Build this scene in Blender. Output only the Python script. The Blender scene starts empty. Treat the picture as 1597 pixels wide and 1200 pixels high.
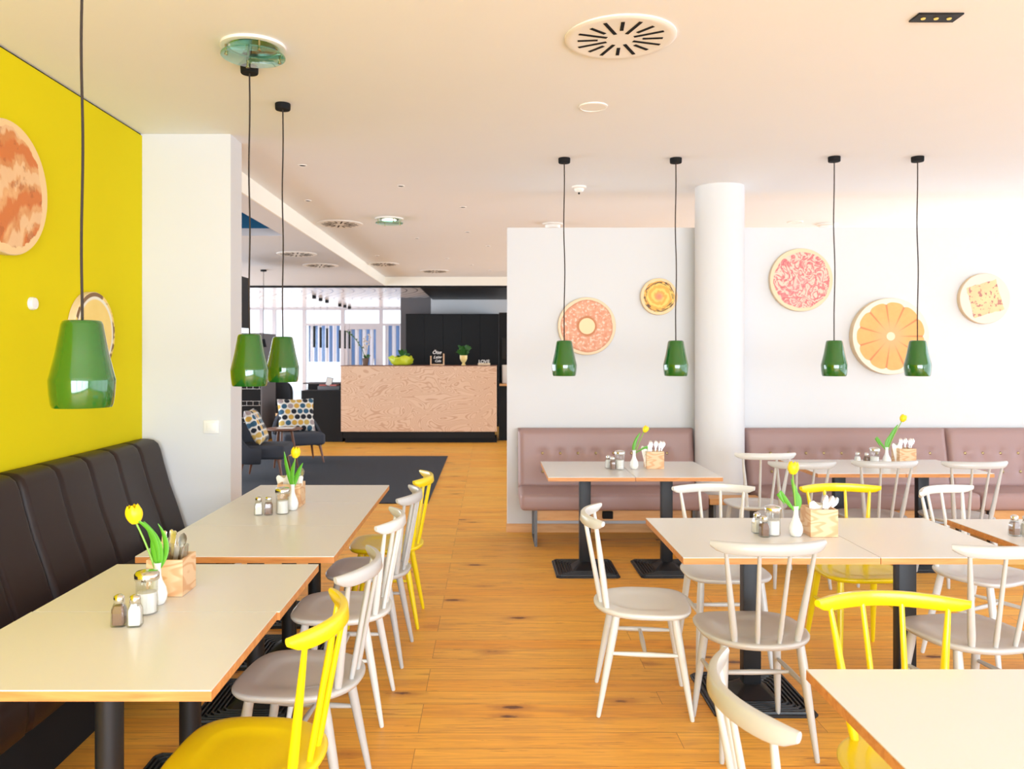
import bpy, bmesh, math, random
from mathutils import Vector, Matrix
random.seed(7)
PI = math.pi
D = bpy.data
SC = bpy.context.scene
COL = SC.collection

# ------------------------------------------------------------------ camera, world, lights, exposure
H = 1.57
cam_d = D.cameras.new('camera'); cam = D.objects.new('camera', cam_d); COL.objects.link(cam)
cam.location = (0, 0, H); cam.rotation_euler = (PI/2, 0, 0)
cam_d.sensor_width = 36; cam_d.lens = 36*1250/1597
cam_d.shift_x = 33.5/1597; cam_d.shift_y = -47/1597
cam_d.clip_start = 0.05; cam_d.clip_end = 200
cam_d.dof.use_dof = True; cam_d.dof.focus_distance = 3.2; cam_d.dof.aperture_fstop = 5.6
SC.camera = cam

SC.view_settings.view_transform = 'Standard'
SC.view_settings.look = 'None'
SC.view_settings.gamma = 1
SC.view_settings.use_curve_mapping = False
SC.view_settings.exposure = 0.60
SC.cycles.max_bounces = 10
SC.cycles.diffuse_bounces = 6
SC.cycles.transparent_max_bounces = 16
SC.cycles.sample_clamp_indirect = 8

W = D.worlds.new('sky'); SC.world = W; W.use_nodes = True
wn = W.node_tree.nodes; wl = W.node_tree.links
bg = wn['Background']
bg.inputs[0].default_value = (0.87, 0.93, 1.0, 1); bg.inputs[1].default_value = 1.25

def area(name, loc, rot, sx, sy, power, color=(1, 1, 1), spread=PI):
    l = D.lights.new(name, 'AREA'); l.shape = 'RECTANGLE'; l.size = sx; l.size_y = sy
    l.energy = power; l.color = color; l.spread = spread
    o = D.objects.new(name, l); COL.objects.link(o); o.location = loc; o.rotation_euler = rot
    return o
# daylight entering through the window bands (right side, behind the camera, plus an added lobby lamp)
area('daylight_right_window', (6.76, 3.0, 1.43), (0, PI/2, 0), 2.6, 11, 100, (0.78, 0.91, 1))
area('daylight_right_window_rear', (6.76, 12.9, 1.43), (0, PI/2, 0), 2.6, 8, 340, (0.82, 0.93, 1))
area('daylight_rear_window', (1.7, -4.26, 1.43), (PI/2, 0, 0), 8, 2.6, 640, (0.84, 0.94, 1))
area('added_lobby_daylight', (-7.78, 13.8, 1.43), (0, -PI/2, 0), 2.6, 15, 600, (0.84, 0.93, 1))  # added out of view at the left to brighten the lobby

# ------------------------------------------------------------------ materials
class NT:
    def __init__(s, name):
        s.m = D.materials.new(name); s.m.use_nodes = True
        s.t = s.m.node_tree; s.n = s.t.nodes; s.l = s.t.links
        s.b = s.n['Principled BSDF']
    def new(s, k, **kw):
        n = s.n.new(k)
        for a, v in kw.items(): setattr(n, a, v)
        return n
    def set(s, sock, v):
        if isinstance(v, bpy.types.NodeSocket): s.l.new(v, sock)
        elif v is not None:
            if isinstance(v, tuple) and len(v) == 3 and sock.type == 'RGBA': v = v + (1,)
            sock.default_value = v
    def math(s, op, a, b=None, c=None, clamp=False):
        n = s.new('ShaderNodeMath', operation=op, use_clamp=clamp)
        s.set(n.inputs[0], a); s.set(n.inputs[1], b)
        if c is not None: s.set(n.inputs[2], c)
        return n.outputs[0]
    def mix(s, f, a, b, blend='MIX'):
        n = s.new('ShaderNodeMix', data_type='RGBA', blend_type=blend)
        s.set(n.inputs[0], f); s.set(n.inputs[6], a); s.set(n.inputs[7], b)
        return n.outputs[2]
    def obj(s): return s.new('ShaderNodeTexCoord').outputs['Object']
    def mapping(s, v, scale=(1, 1, 1), loc=(0, 0, 0), rot=(0, 0, 0)):
        n = s.new('ShaderNodeMapping'); s.l.new(v, n.inputs[0])
        n.inputs[1].default_value = loc; n.inputs[2].default_value = rot; n.inputs[3].default_value = scale
        return n.outputs[0]
    def noise(s, v, scale=5, detail=3, rough=.5, dist=0, out=0):
        n = s.new('ShaderNodeTexNoise'); s.l.new(v, n.inputs['Vector'])
        n.inputs['Scale'].default_value = scale; n.inputs['Detail'].default_value = detail
        n.inputs['Roughness'].default_value = rough; n.inputs['Distortion'].default_value = dist
        return n.outputs[out]
    def ramp(s, f, stops):
        n = s.new('ShaderNodeValToRGB'); s.l.new(f, n.inputs[0]); e = n.color_ramp.elements
        while len(e) < len(stops): e.new(0.5)
        for k, (p, c) in enumerate(stops):
            e[k].position = p; e[k].color = (c + (1,)) if len(c) == 3 else c
        return n.outputs[0]
    def step(s, x, lo, hi):
        n = s.new('ShaderNodeMapRange', interpolation_type='SMOOTHSTEP')
        s.set(n.inputs[0], x); n.inputs[1].default_value = lo; n.inputs[2].default_value = hi
        return n.outputs[0]
    def bump(s, h, strength=.2, dist=.01):
        n = s.new('ShaderNodeBump'); s.l.new(h, n.inputs['Height'])
        n.inputs['Strength'].default_value = strength; n.inputs['Distance'].default_value = dist
        s.l.new(n.outputs[0], s.b.inputs['Normal'])
    def sep(s, v):
        n = s.new('ShaderNodeSeparateXYZ'); s.l.new(v, n.inputs[0]); return n.outputs
    def comb(s, x, y, z):
        n = s.new('ShaderNodeCombineXYZ'); s.set(n.inputs[0], x); s.set(n.inputs[1], y); s.set(n.inputs[2], z)
        return n.outputs[0]
    def done(s, color=None, rough=.5, metal=0, spec=None):
        s.set(s.b.inputs['Base Color'], color); s.set(s.b.inputs['Roughness'], rough)
        s.b.inputs['Metallic'].default_value = metal
        if spec is not None: s.b.inputs['Specular IOR Level'].default_value = spec
        return s.m

def plain(name, c, rough=.5, metal=0, spec=None, coat=0, vary=.04):
    t = NT(name)
    n = t.noise(t.obj(), 3, 2)
    d = tuple(x*(1-vary) for x in c); u = tuple(min(1, x*(1+vary)) for x in c)
    t.b.inputs['Coat Weight'].default_value = coat
    return t.done(t.mix(n, d, u), rough, metal, spec)

M = {}
M['wall_white'] = plain('wall_white', (.655, .655, .665), .7, vary=.01)
M['wall_yellow'] = plain('wall_yellow', (.68, .565, .004), .85, 0, .15, vary=.015)
M['ceiling'] = plain('ceiling_paint', (.81, .83, .855), .8, vary=.01)
M['column'] = plain('column_paint', (.67, .67, .68), .7, vary=.01)
M['ceiling_low'] = plain('ceiling_low_paint', (.66, .67, .70), .8, vary=.01)
M['soffit'] = plain('soffit_paint', (.86, .83, .74), .7, vary=.01)
M['blue'] = plain('blue_paint', (.004, .13, .30), .6)
M['black'] = plain('black_lacquer', (.007, .007, .008), .45, 0, .25)
M['black_matt'] = plain('black_matt', (.010, .010, .011), .8, 0, .2)
M['iron'] = plain('cast_iron', (.014, .015, .018), .45, .3)
M['steel'] = plain('steel', (.62, .61, .60), .25, 1)
M['dark_steel'] = plain('dark_steel', (.12, .12, .12), .4, .8)
M['cord'] = plain('cord_dark', (.028, .018, .014), .8)
M['brass'] = plain('brass', (.42, .33, .16), .3, 1)
M['chrome'] = plain('chrome', (.75, .74, .72), .15, 1)
M['chair_white'] = plain('chair_white', (.67, .68, .67), .35, coat=.2, vary=.01)
M['chair_grey'] = plain('chair_grey', (.48, .48, .475), .35, coat=.2, vary=.01)
M['chair_yellow'] = plain('chair_yellow', (.80, .62, .005), .32, coat=.2, vary=.01)
M['laminate'] = plain('laminate_white', (.70, .695, .685), .28, vary=.01)
M['leather_brown'] = plain('leather_brown', (.019, .009, .0075), .45, 0, .32, vary=.1)
M['leather_mauve'] = plain('leather_mauve', (.34, .215, .20), .45, vary=.04)
M['green'] = plain('green_enamel', (.010, .105, .008), .10, coat=1, vary=.03)
M['lamp_inside'] = plain('lamp_inside_white', (.85, .85, .8), .5)
M['porcelain'] = plain('porcelain', (.85, .85, .84), .15)
M['plastic_white'] = plain('plastic_white', (.82, .80, .76), .4)
M['paper'] = plain('paper_white', (.87, .85, .80), .8)
M['pepper'] = plain('ground_pepper', (.24, .14, .10), .9, vary=.5)
M['salt'] = plain('salt', (.86, .85, .84), .9)
M['petal'] = plain('tulip_petal', (.88, .66, .006), .45, vary=.08)
M['leaf'] = plain('tulip_leaf', (.10, .36, .02), .4, vary=.3)
M['stem'] = plain('tulip_stem', (.22, .42, .05), .5)
M['dark_leaf'] = plain('dark_leaf', (.025, .12, .02), .4, vary=.4)
M['fabric_grey'] = plain('fabric_grey', (.045, .05, .065), .9, vary=.15)
M['walnut'] = plain('walnut', (.17, .06, .025), .4, vary=.3)
M['grey_panel'] = plain('grey_panel', (.12, .11, .115), .5)
M['frame_grey'] = plain('frame_grey', (.50, .48, .52), .4)
M['pot_brown'] = plain('pot_brown', (.16, .09, .06), .7)
M['pot_yellow'] = plain('pot_cream_yellow', (.80, .62, .25), .4)
M['wrap'] = plain('wrap_lime', (.55, .62, .03), .4, vary=.3)
M['pink'] = plain('leaflet_red', (.5, .12, .1), .6, vary=.4)
M['tray'] = plain('tray_grey', (.12, .12, .13), .5)
M['stone'] = plain('paving_pale', (.6, .6, .58), .9)
M['blossom'] = plain('orchid_blossom', (.7, .6, .5), .6, vary=.3)

def glass_thin(name, tint=(1, 1, 1), gl=.12, rough=.02):
    t = NT(name); t.n.remove(t.b)
    tr = t.new('ShaderNodeBsdfTransparent'); tr.inputs[0].default_value = tint + (1,)
    g = t.new('ShaderNodeBsdfGlossy'); g.inputs['Roughness'].default_value = rough
    lw = t.new('ShaderNodeLayerWeight'); lw.inputs[0].default_value = .3
    f = t.math('MULTIPLY_ADD', lw.outputs['Facing'], .45, gl*.5, clamp=True)
    mx = t.new('ShaderNodeMixShader'); t.l.new(f, mx.inputs[0]); t.l.new(tr.outputs[0], mx.inputs[1]); t.l.new(g.outputs[0], mx.inputs[2])
    t.l.new(mx.outputs[0], t.n['Material Output'].inputs[0])
    return t.m
M['pane'] = glass_thin('window_pane', (.97, .98, 1), .04)
M['jar'] = glass_thin('jar_glass', (.90, .91, .90), .12)
M['beaker'] = glass_thin('beaker_clear', (.93, .93, .92), .16, .1)
M['glass_green'] = glass_thin('glass_green', (.55, .86, .76), .16)
M['glass_dark'] = glass_thin('glass_dark', (.25, .25, .27), .1)

def emit(name, c, s):
    t = NT(name); t.done((.02, .02, .02), .6)
    t.set(t.b.inputs['Emission Color'], c); t.b.inputs['Emission Strength'].default_value = s
    return t.m
M['lamp_glow'] = emit('lamp_glow', (1, .96, .88), 3.0)
M['halogen'] = emit('halogen_glow', (1, .62, .12), .7)

def floor_mat():
    t = NT('oak_floor'); v = t.obj()
    br = t.new('ShaderNodeTexBrick'); t.l.new(t.mapping(v, loc=(.3, .05, 0)), br.inputs['Vector'])
    br.offset = .37; br.offset_frequency = 3; br.squash = 1
    br.inputs['Scale'].default_value = 1; br.inputs['Brick Width'].default_value = 1.7; br.inputs['Row Height'].default_value = .135
    br.inputs['Mortar Size'].default_value = .0016; br.inputs['Mortar Smooth'].default_value = .6; br.inputs['Bias'].default_value = 0
    br.inputs['Color1'].default_value = (0, 0, 0, 1); br.inputs['Color2'].default_value = (1, 1, 1, 1); br.inputs['Mortar'].default_value = (.5, .5, .5, 1)
    off = t.new('ShaderNodeVectorMath', operation='MULTIPLY_ADD')
    t.l.new(br.outputs['Color'], off.inputs[0]); off.inputs[1].default_value = (9, 5, 3); t.l.new(v, off.inputs[2])
    g = t.noise(t.mapping(off.outputs[0], (1.2, 22, 1)), 2.2, 5, .6, .8)
    g2 = t.noise(t.mapping(off.outputs[0], (1.0, 5, 1)), 1.5, 3, .55, 1.2)
    base = t.mix(br.outputs['Color'], (.93, .415, .045), (.97, .54, .085))
    c = t.mix(t.ramp(g, [(.35, (0, 0, 0)), (.7, (1, 1, 1))]), t.mix(.42, base, (.40, .14, .03)), base)
    c = t.mix(t.step(g2, .52, .75), c, t.mix(.42, c, (.45, .18, .05)))
    # knots and cracks
    k = t.new('ShaderNodeTexVoronoi'); t.l.new(t.mapping(off.outputs[0], (1.1, 3.0, 1)), k.inputs['Vector']); k.inputs['Scale'].default_value = 1.9
    dk = t.math('ADD', k.outputs['Distance'], t.math('MULTIPLY', t.noise(v, 30, 3), .09))
    kc = t.new('ShaderNodeSeparateColor'); t.l.new(k.outputs['Color'], kc.inputs[0]); gate = t.step(kc.outputs[0], .46, .48)
    c = t.mix(t.math('MULTIPLY', gate, t.math('MULTIPLY', t.step(dk, .36, .12), .6)), c, (.42, .15, .035))
    c = t.mix(t.math('MULTIPLY', gate, t.math('MULTIPLY', t.step(dk, .17, .11), .9)), c, (.11, .032, .012))
    cr = t.noise(t.mapping(off.outputs[0], (1.5, 26, 1)), 1.7, 4, .62, 1.5)
    c = t.mix(t.math('MULTIPLY', t.step(cr, .59, .66), .55), c, (.30, .10, .03))
    c = t.mix(t.math('MULTIPLY', br.outputs['Fac'], .75), c, (.16, .06, .02))
    t.bump(t.math('ADD', t.math('MULTIPLY', g, .25), t.math('MULTIPLY', br.outputs['Fac'], -1)), .15, .004)
    return t.done(c, t.math('MULTIPLY_ADD', g, .15, .36), 0, .4)
M['floor'] = floor_mat()

def wood(name, c1, c2, axis=0, scale=3, rough=.45, spots=False):
    t = NT(name); v = t.obj()
    sc = [14, 14, 14]; sc[axis] = 1.3
    g = t.noise(t.mapping(v, tuple(sc)), scale, 4, .6, .6)
    return t.done(t.mix(t.ramp(g, [(.3, (0, 0, 0)), (.7, (1, 1, 1))]), c1, c2), rough)
M['oak_edge'] = wood('oak_edge', (.50, .19, .05), (.68, .32, .10))
M['oak'] = wood('oak_trim', (.62, .30, .10), (.76, .42, .17))
M['birch_rim'] = wood('birch_rim', (.68, .51, .32), (.75, .59, .39), 2)
def box_wood():
    t = NT('pine_box'); v = t.obj()
    n = t.noise(t.mapping(v, (2.0, 2.0, 7), loc=(.3, .2, .4)), 1.6, 1.5, .4, .3)
    w = t.math('SINE', t.math('MULTIPLY', n, 60))
    return t.done(t.mix(t.step(w, -.2, 1), (.76, .52, .31), (.66, .36, .18)), .5)
M['pine'] = box_wood()
def counter_wood():
    t = NT('birch_veneer'); v = t.obj()
    n = t.noise(t.mapping(v, (.8, .8, 1.5)), 1.8, 1.5, .45, 1.2)
    w = t.math('SINE', t.math('MULTIPLY', n, 170))
    n2 = t.noise(t.mapping(v, (.7, .7, 1)), 1.5, 2)
    a = t.mix(n2, (.66, .44, .29), (.72, .53, .39))
    return t.done(t.mix(t.math('MULTIPLY', t.step(w, .1, .9), .7), a, (.50, .28, .17)), .45)
M['veneer'] = counter_wood()
def rug_mat():
    t = NT('rug_wool'); v = t.obj()
    n = t.noise(t.mapping(v, (4, 14, 1)), 3, 4, .7)
    t.bump(t.noise(v, 60, 3), .6, .01)
    return t.done(t.mix(n, (.010, .012, .018), (.04, .045, .06)), .95)
M['rug'] = rug_mat()
def cushion_mat():
    t = NT('cushion_pattern'); v = t.obj(); s = t.sep(t.mapping(v, (13, 13, 13)))
    row = t.math('FLOOR', s[2]); sh = t.math('MULTIPLY', t.math('MODULO', row, 2), .5)
    x = t.math('ADD', s[0], sh); col = t.math('FLOOR', x)
    fx = t.math('SUBTRACT', t.math('FRACT', x), .5); fz = t.math('SUBTRACT', t.math('FRACT', s[2]), .5)
    r = t.math('SQRT', t.math('ADD', t.math('MULTIPLY', fx, fx), t.math('MULTIPLY', fz, fz)))
    wnz = t.new('ShaderNodeTexWhiteNoise'); t.l.new(t.comb(col, row, 0.0), wnz.inputs['Vector'])
    cr = t.ramp(wnz.outputs['Value'], [(0, (.01, .012, .02)), (.3, (.62, .36, .06)), (.5, (.03, .10, .17)), (.68, (.35, .28, .28)), (.84, (.6, .4, .1))])
    cr.node.color_ramp.interpolation = 'CONSTANT'
    return t.done(t.mix(t.step(r, .42, .46), cr, (.72, .70, .64)), .9)
M['cushion'] = cushion_mat()
def stripe_mat():
    t = NT('striped_fabric'); s = t.sep(t.obj())
    f = t.math('FRACT', t.math('DIVIDE', s[0], .205))
    n = t.step(t.math('ABSOLUTE', t.math('SUBTRACT', f, .5)), .22, .25)
    c = t.mix(n, (.16, .30, .58), (.85, .85, .88))
    t.set(t.b.inputs['Transmission Weight'], 0.0)
    return t.done(c, .8)
M['stripe'] = stripe_mat()
def wave_ceiling():
    t = NT('wavy_ceiling'); s = t.sep(t.obj())
    xx = t.math('ADD', s[0], t.math('MULTIPLY', t.math('SINE', t.math('MULTIPLY', s[1], 1.1)), .45))
    f = t.math('FRACT', t.math('DIVIDE', xx, .21))
    l = t.step(t.math('ABSOLUTE', t.math('SUBTRACT', f, .5)), .42, .48)
    return t.done(t.mix(l, (.80, .79, .84), (.12, .11, .13)), .18)
M['wavy'] = wave_ceiling()

# art faces ---------------------------------------------------------------
def polar(t):
    s = t.sep(t.obj())
    r = t.math('SQRT', t.math('ADD', t.math('MULTIPLY', s[0], s[0]), t.math('MULTIPLY', s[2], s[2])))
    a = t.math('ARCTAN2', s[2], s[0]); return s, r, a
BIRCH = (.74, .58, .38)
def art_ring(R):
    t = NT('art_ring_cake'); s, r, a = polar(t); v = t.obj()
    n = t.noise(v, 22, 5, .7); n2 = t.noise(v, 7, 3)
    rr = t.math('ADD', r, t.math('MULTIPLY', t.math('SUBTRACT', n2, .5), .03))
    c = t.mix(t.step(n, .30, .70), (.64, .22, .11), (.74, .41, .26))
    c = t.mix(t.math('MULTIPLY', t.step(t.noise(v, 45, 3), .55, .62), .6), c, (.9, .70, .58))
    c = t.mix(t.step(rr, .40*R, .30*R), c, (.48, .15, .04))
    c = t.mix(t.math('MULTIPLY', t.step(rr, .82*R, .9*R), .7), c, (.5, .18, .08))
    c = t.mix(t.step(r, .285*R, .27*R), c, (.84, .62, .36))
    return t.done(t.mix(t.step(rr, .895*R, .91*R), c, BIRCH), .55)
def art_leafy(R):
    t = NT('art_leafy_round'); s, r, a = polar(t); v = t.obj()
    sp = t.math('ADD', t.math('MULTIPLY', r, 85/R*.25), t.math('MULTIPLY', t.noise(v, 16, 3, .6, 1), 9))
    w = t.math('SINE', t.math('ADD', sp, a))
    c = t.mix(t.step(w, -.6, .8), (.85, .38, .05), (.88, .58, .12))
    c = t.mix(t.step(r, .35*R, .05*R), c, (.85, .24, .12))
    ed = t.math('MULTIPLY', t.step(r, .62*R, .74*R), t.step(t.noise(t.comb(a, t.math('MULTIPLY', r, 40), 0.0), 2.2, 3, .6), .47, .53))
    c = t.mix(ed, c, (.09, .04, .015))
    rr = t.math('ADD', r, t.math('MULTIPLY', t.math('SUBTRACT', t.noise(v, 14, 3), .5), .04))
    return t.done(t.mix(t.step(rr, .83*R, .86*R), c, (.84, .58, .32)), .55)
def art_red(R):
    t = NT('art_red_shreds'); s, r, a = polar(t); v = t.obj()
    n = t.noise(v, 7.5, 3, .5, 1.8)
    w = t.math('SINE', t.math('ADD', t.math('MULTIPLY', n, 38), t.math('MULTIPLY', r, 40)))
    c = t.mix(t.step(w, -.3, .75), (.72, .22, .20), (.84, .54, .43))
    c = t.mix(t.math('MULTIPLY', t.step(w, -.75, -1.0), .8), c, (.48, .08, .12))
    c = t.mix(t.math('MULTIPLY', t.step(t.noise(v, 4, 2), .5, .7), .35), c, (.85, .28, .30))
    rr = t.math('ADD', r, t.math('MULTIPLY', t.math('SUBTRACT', t.noise(v, 8, 3), .5), .05))
    return t.done(t.mix(t.step(rr, .87*R, .89*R), c, BIRCH), .55)
def art_citrus(R):
    t = NT('art_citrus_slice'); s, r, a = polar(t); v = t.obj()
    seg = t.math('ABSOLUTE', t.math('SINE', t.math('MULTIPLY', a, 5.5)))
    lob = t.math('MULTIPLY', t.math('POWER', t.math('SUBTRACT', 1.0, seg), 2.0), .06*R*1.0)
    rr = t.math('ADD', r, lob)
    c = t.mix(t.noise(v, 20, 4, .6), (.80, .33, .09), (.86, .44, .14))
    c = t.mix(t.math('MULTIPLY', t.step(seg, .26, .05), .8), c, (.62, .15, .05))
    c = t.mix(t.step(r, .55*R, .12*R), c, (.88, .38, .16))
    c = t.mix(t.step(r, .12*R, .10*R), c, (.90, .66, .45))
    return t.done(t.mix(t.step(rr, .88*R, .90*R), c, (.78, .70, .56)), .5)
def art_toast(R):
    t = NT('art_square_toast'); v = t.mapping(t.obj(), rot=(0, .28, 0)); s = t.sep(v); v0 = t.obj()
    n = t.math('MULTIPLY', t.math('SUBTRACT', t.noise(v0, 14, 3), .5), .03)
    m = t.math('ADD', t.math('MAXIMUM', t.math('ABSOLUTE', s[0]), t.math('ABSOLUTE', s[2])), n)
    c = t.mix(t.noise(v0, 7, 3), (.86, .40, .22), (.92, .66, .34))
    c = t.mix(t.step(t.noise(v0, 34, 3, .5), .56, .61), c, (.42, .17, .14))
    return t.done(t.mix(t.step(m, .60*R, .63*R), c, (.70, .61, .53)), .55)
def art_bread(R):
    t = NT('art_bread_loaf'); s, r, a = polar(t); v = t.obj()
    n = t.noise(v, 5, 4, .6, .5)
    w = t.noise(t.mapping(v, (1.5, 1, .8), rot=(0, .6, 0)), 4, 4, .55, 1.0)
    c = t.mix(t.step(n, .35, .7), (.60, .22, .06), (.76, .42, .18))
    q = t.sep(t.mapping(v, rot=(0, .55, 0)))
    bands = t.math('SINE', t.math('ADD', t.math('MULTIPLY', t.math('ADD', q[2], t.math('MULTIPLY', t.math('MULTIPLY', q[0], q[0]), 1.6)), 27), t.math('MULTIPLY', w, 7)))
    c = t.mix(t.step(bands, .15, .75), c, (.60, .17, .035))
    c = t.mix(t.math('MULTIPLY', t.step(bands, -.35, -.8), .8), c, (.78, .52, .28))
    c = t.mix(t.math('MULTIPLY', t.step(t.noise(v, 16, 3), .57, .66), .5), c, (.36, .09, .02))
    rr = t.math('ADD', r, t.math('MULTIPLY', t.math('SUBTRACT', n, .5), .1))
    return t.done(t.mix(t.step(rr, .86*R, .88*R), c, (.80, .56, .28)), .55)
def art_edge(R):
    t = NT('art_thin_ring'); s, r, a = polar(t); v = t.obj()
    c = t.mix(t.noise(v, 9, 3), (.80, .55, .13), (.88, .66, .22))
    c = t.mix(t.math('MULTIPLY', t.step(r, .80*R, .84*R), t.step(r, .92*R, .90*R)), c, (.8, .74, .6))
    e = t.math('MULTIPLY', t.step(r, .88*R, .9*R), t.step(t.noise(v, 16, 2), .40, .5))
    return t.done(t.mix(e, c, (.20, .10, .03)), .55)

# ------------------------------------------------------------------ mesh helpers
class MB:
    def __init__(s): s.bm = bmesh.new(); s.mats = []
    def mi(s, m):
        if m not in s.mats: s.mats.append(m)
        return s.mats.index(m)
    def box(s, c, size, m=None, bev=0, seg=2, rot=None, taper=None):
        b = bmesh.new(); bmesh.ops.create_cube(b, size=1)
        for v in b.verts:
            v.co = Vector((v.co.x*size[0], v.co.y*size[1], v.co.z*size[2]))
            if taper and v.co.z < 0: v.co.x *= taper; v.co.y *= taper
        if bev > 0: bmesh.ops.bevel(b, geom=b.edges[:], offset=bev, segments=seg, profile=.5, affect='EDGES')
        if rot: b.transform(Matrix.Rotation(rot[1], 4, rot[0]) if isinstance(rot[0], str) else rot)
        b.transform(Matrix.Translation(Vector(c))); s.add(b, m); return s
    def add(s, b, m=None, smooth=None):
        i = s.mi(m) if m else 0
        for f in b.faces:
            f.material_index = i
            if smooth is not None: f.smooth = smooth
        me = D.meshes.new('t'); b.to_mesh(me); b.free(); s.bm.from_mesh(me); D.meshes.remove(me)
    def grid(s, rings, m=None, closed=True, cap=True):
        b = bmesh.new(); R = [[b.verts.new(p) for p in r] for r in rings]
        for i in range(len(R)-1):
            n = len(R[i])
            for j in range(n if closed else n-1):
                k = (j+1) % n
                try: b.faces.new((R[i][j], R[i][k], R[i+1][k], R[i+1][j]))
                except ValueError: pass
        if cap:
            for r in (R[0], R[-1]):
                if len(set(v.co.to_tuple(6) for v in r)) > 2: b.faces.new(r)
        bmesh.ops.remove_doubles(b, verts=b.verts[:], dist=1e-6)
        bmesh.ops.recalc_face_normals(b, faces=b.faces[:]); s.add(b, m); return s
    def lathe(s, prof, m=None, seg=32, c=(0, 0, 0), axis='Z', cap=True):
        rings = []
        for r, z in prof:
            ring = []
            for k in range(seg):
                a = 2*PI*k/seg; x, y = r*math.cos(a), r*math.sin(a)
                ring.append({'Z': (c[0]+x, c[1]+y, c[2]+z), 'Y': (c[0]+x, c[1]+z, c[2]+y), 'X': (c[0]+z, c[1]+x, c[2]+y)}[axis])
            rings.append(ring)
        return s.grid(rings, m, True, cap)
    def tube(s, pts, rad, m=None, seg=10, cap=True):
        pts = [Vector(p) for p in pts]; n = len(pts)
        if not isinstance(rad, (list, tuple)): rad = [rad]*n
        rings = []; up = None
        for i, p in enumerate(pts):
            t = (pts[min(i+1, n-1)] - pts[max(i-1, 0)]).normalized()
            if up is None:
                up = Vector((0, 0, 1)) if abs(t.z) < .9 else Vector((1, 0, 0))
            sx = t.cross(up).normalized(); up = sx.cross(t).normalized()
            rings.append([p + (sx*math.cos(2*PI*k/seg) + up*math.sin(2*PI*k/seg))*rad[i] for k in range(seg)])
        return s.grid(rings, m, True, cap)
    def build(s, name, mat=None, parent=None, smooth=40, loc=None, rotz=0):
        me = D.meshes.new(name); bmesh.ops.recalc_face_normals(s.bm, faces=s.bm.faces[:]) if False else None
        s.bm.to_mesh(me); s.bm.free()
        if mat: me.materials.append(mat)
        else:
            for m in s.mats: me.materials.append(m)
        if smooth:
            me.polygons.foreach_set('use_smooth', [True]*len(me.polygons))
            me.set_sharp_from_angle(angle=math.radians(smooth))
        o = D.objects.new(name, me); COL.objects.link(o)
        if parent: o.parent = parent
        if loc: o.location = loc
        o.rotation_euler.z = rotz
        return o
def tag(o, label, cat, group=None, kind=None):
    o['label'] = label; o['category'] = cat
    if group: o['group'] = group
    if kind: o['kind'] = kind
    return o
def thing(name, label, cat, loc=(0, 0, 0), rotz=0, group=None):
    o = D.objects.new(name, None); COL.objects.link(o); o.empty_display_size = .1
    o.location = loc; o.rotation_euler = (0, 0, rotz); return tag(o, label, cat, group)
def structure(o): o['kind'] = 'structure'; return o
def copy_tree(o, parent=None):
    c = o.copy(); COL.objects.link(c)
    if parent: c.parent = parent
    for ch in [x for x in D.objects if x.parent == o]: copy_tree(ch, c)
    return c
def dup(o, label, loc, rotz=0, group=None):
    c = copy_tree(o); c.location = loc; c.rotation_euler = (0, 0, rotz); c['label'] = label
    if group: c['group'] = group
    return c
def sbox(name, lo, hi, m, bev=0):
    lo, hi = Vector(lo), Vector(hi)
    return structure(MB().box((lo+hi)/2, hi-lo, m, bev).build(name, smooth=0))

# ------------------------------------------------------------------ room shell
sbox('floor', (-7.6, -4.2, -.1), (6.7, 22.0, 0), M['floor'])
sbox('ground_outside', (-30, 22.12, -.14), (20, 40, -.04), M['stone'])
sbox('wall_left', (-2.41, -4.2, 0), (-2.26, 5.2, 2.988), M['wall_yellow'])
sbox('gap_shade_strip', (-2.41, -4.2, 2.988), (-2.27, 5.2, 3.0), M['black_matt'])  # black strip painted in for the shade of the gap under the ceiling
sbox('wall_left_return', (-2.41, 5.2, 0), (-1.686, 5.43, 3.0), M['wall_white'])
sbox('wall_lobby_front', (-7.7, 5.33, 0), (-2.41, 5.43, 3.3), M['wall_white'])
sbox('wall_partition', (.148, 7.08, 0), (6.5, 7.22, 2.69), M['wall_white'])
sbox('baseboard_partition', (.138, 7.065, 0), (6.5, 7.08, .075), M['oak'])
sbox('wall_back_right', (-1.34, 18.0, 0), (6.5, 18.1, 3.0), M['wall_white'])
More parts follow.
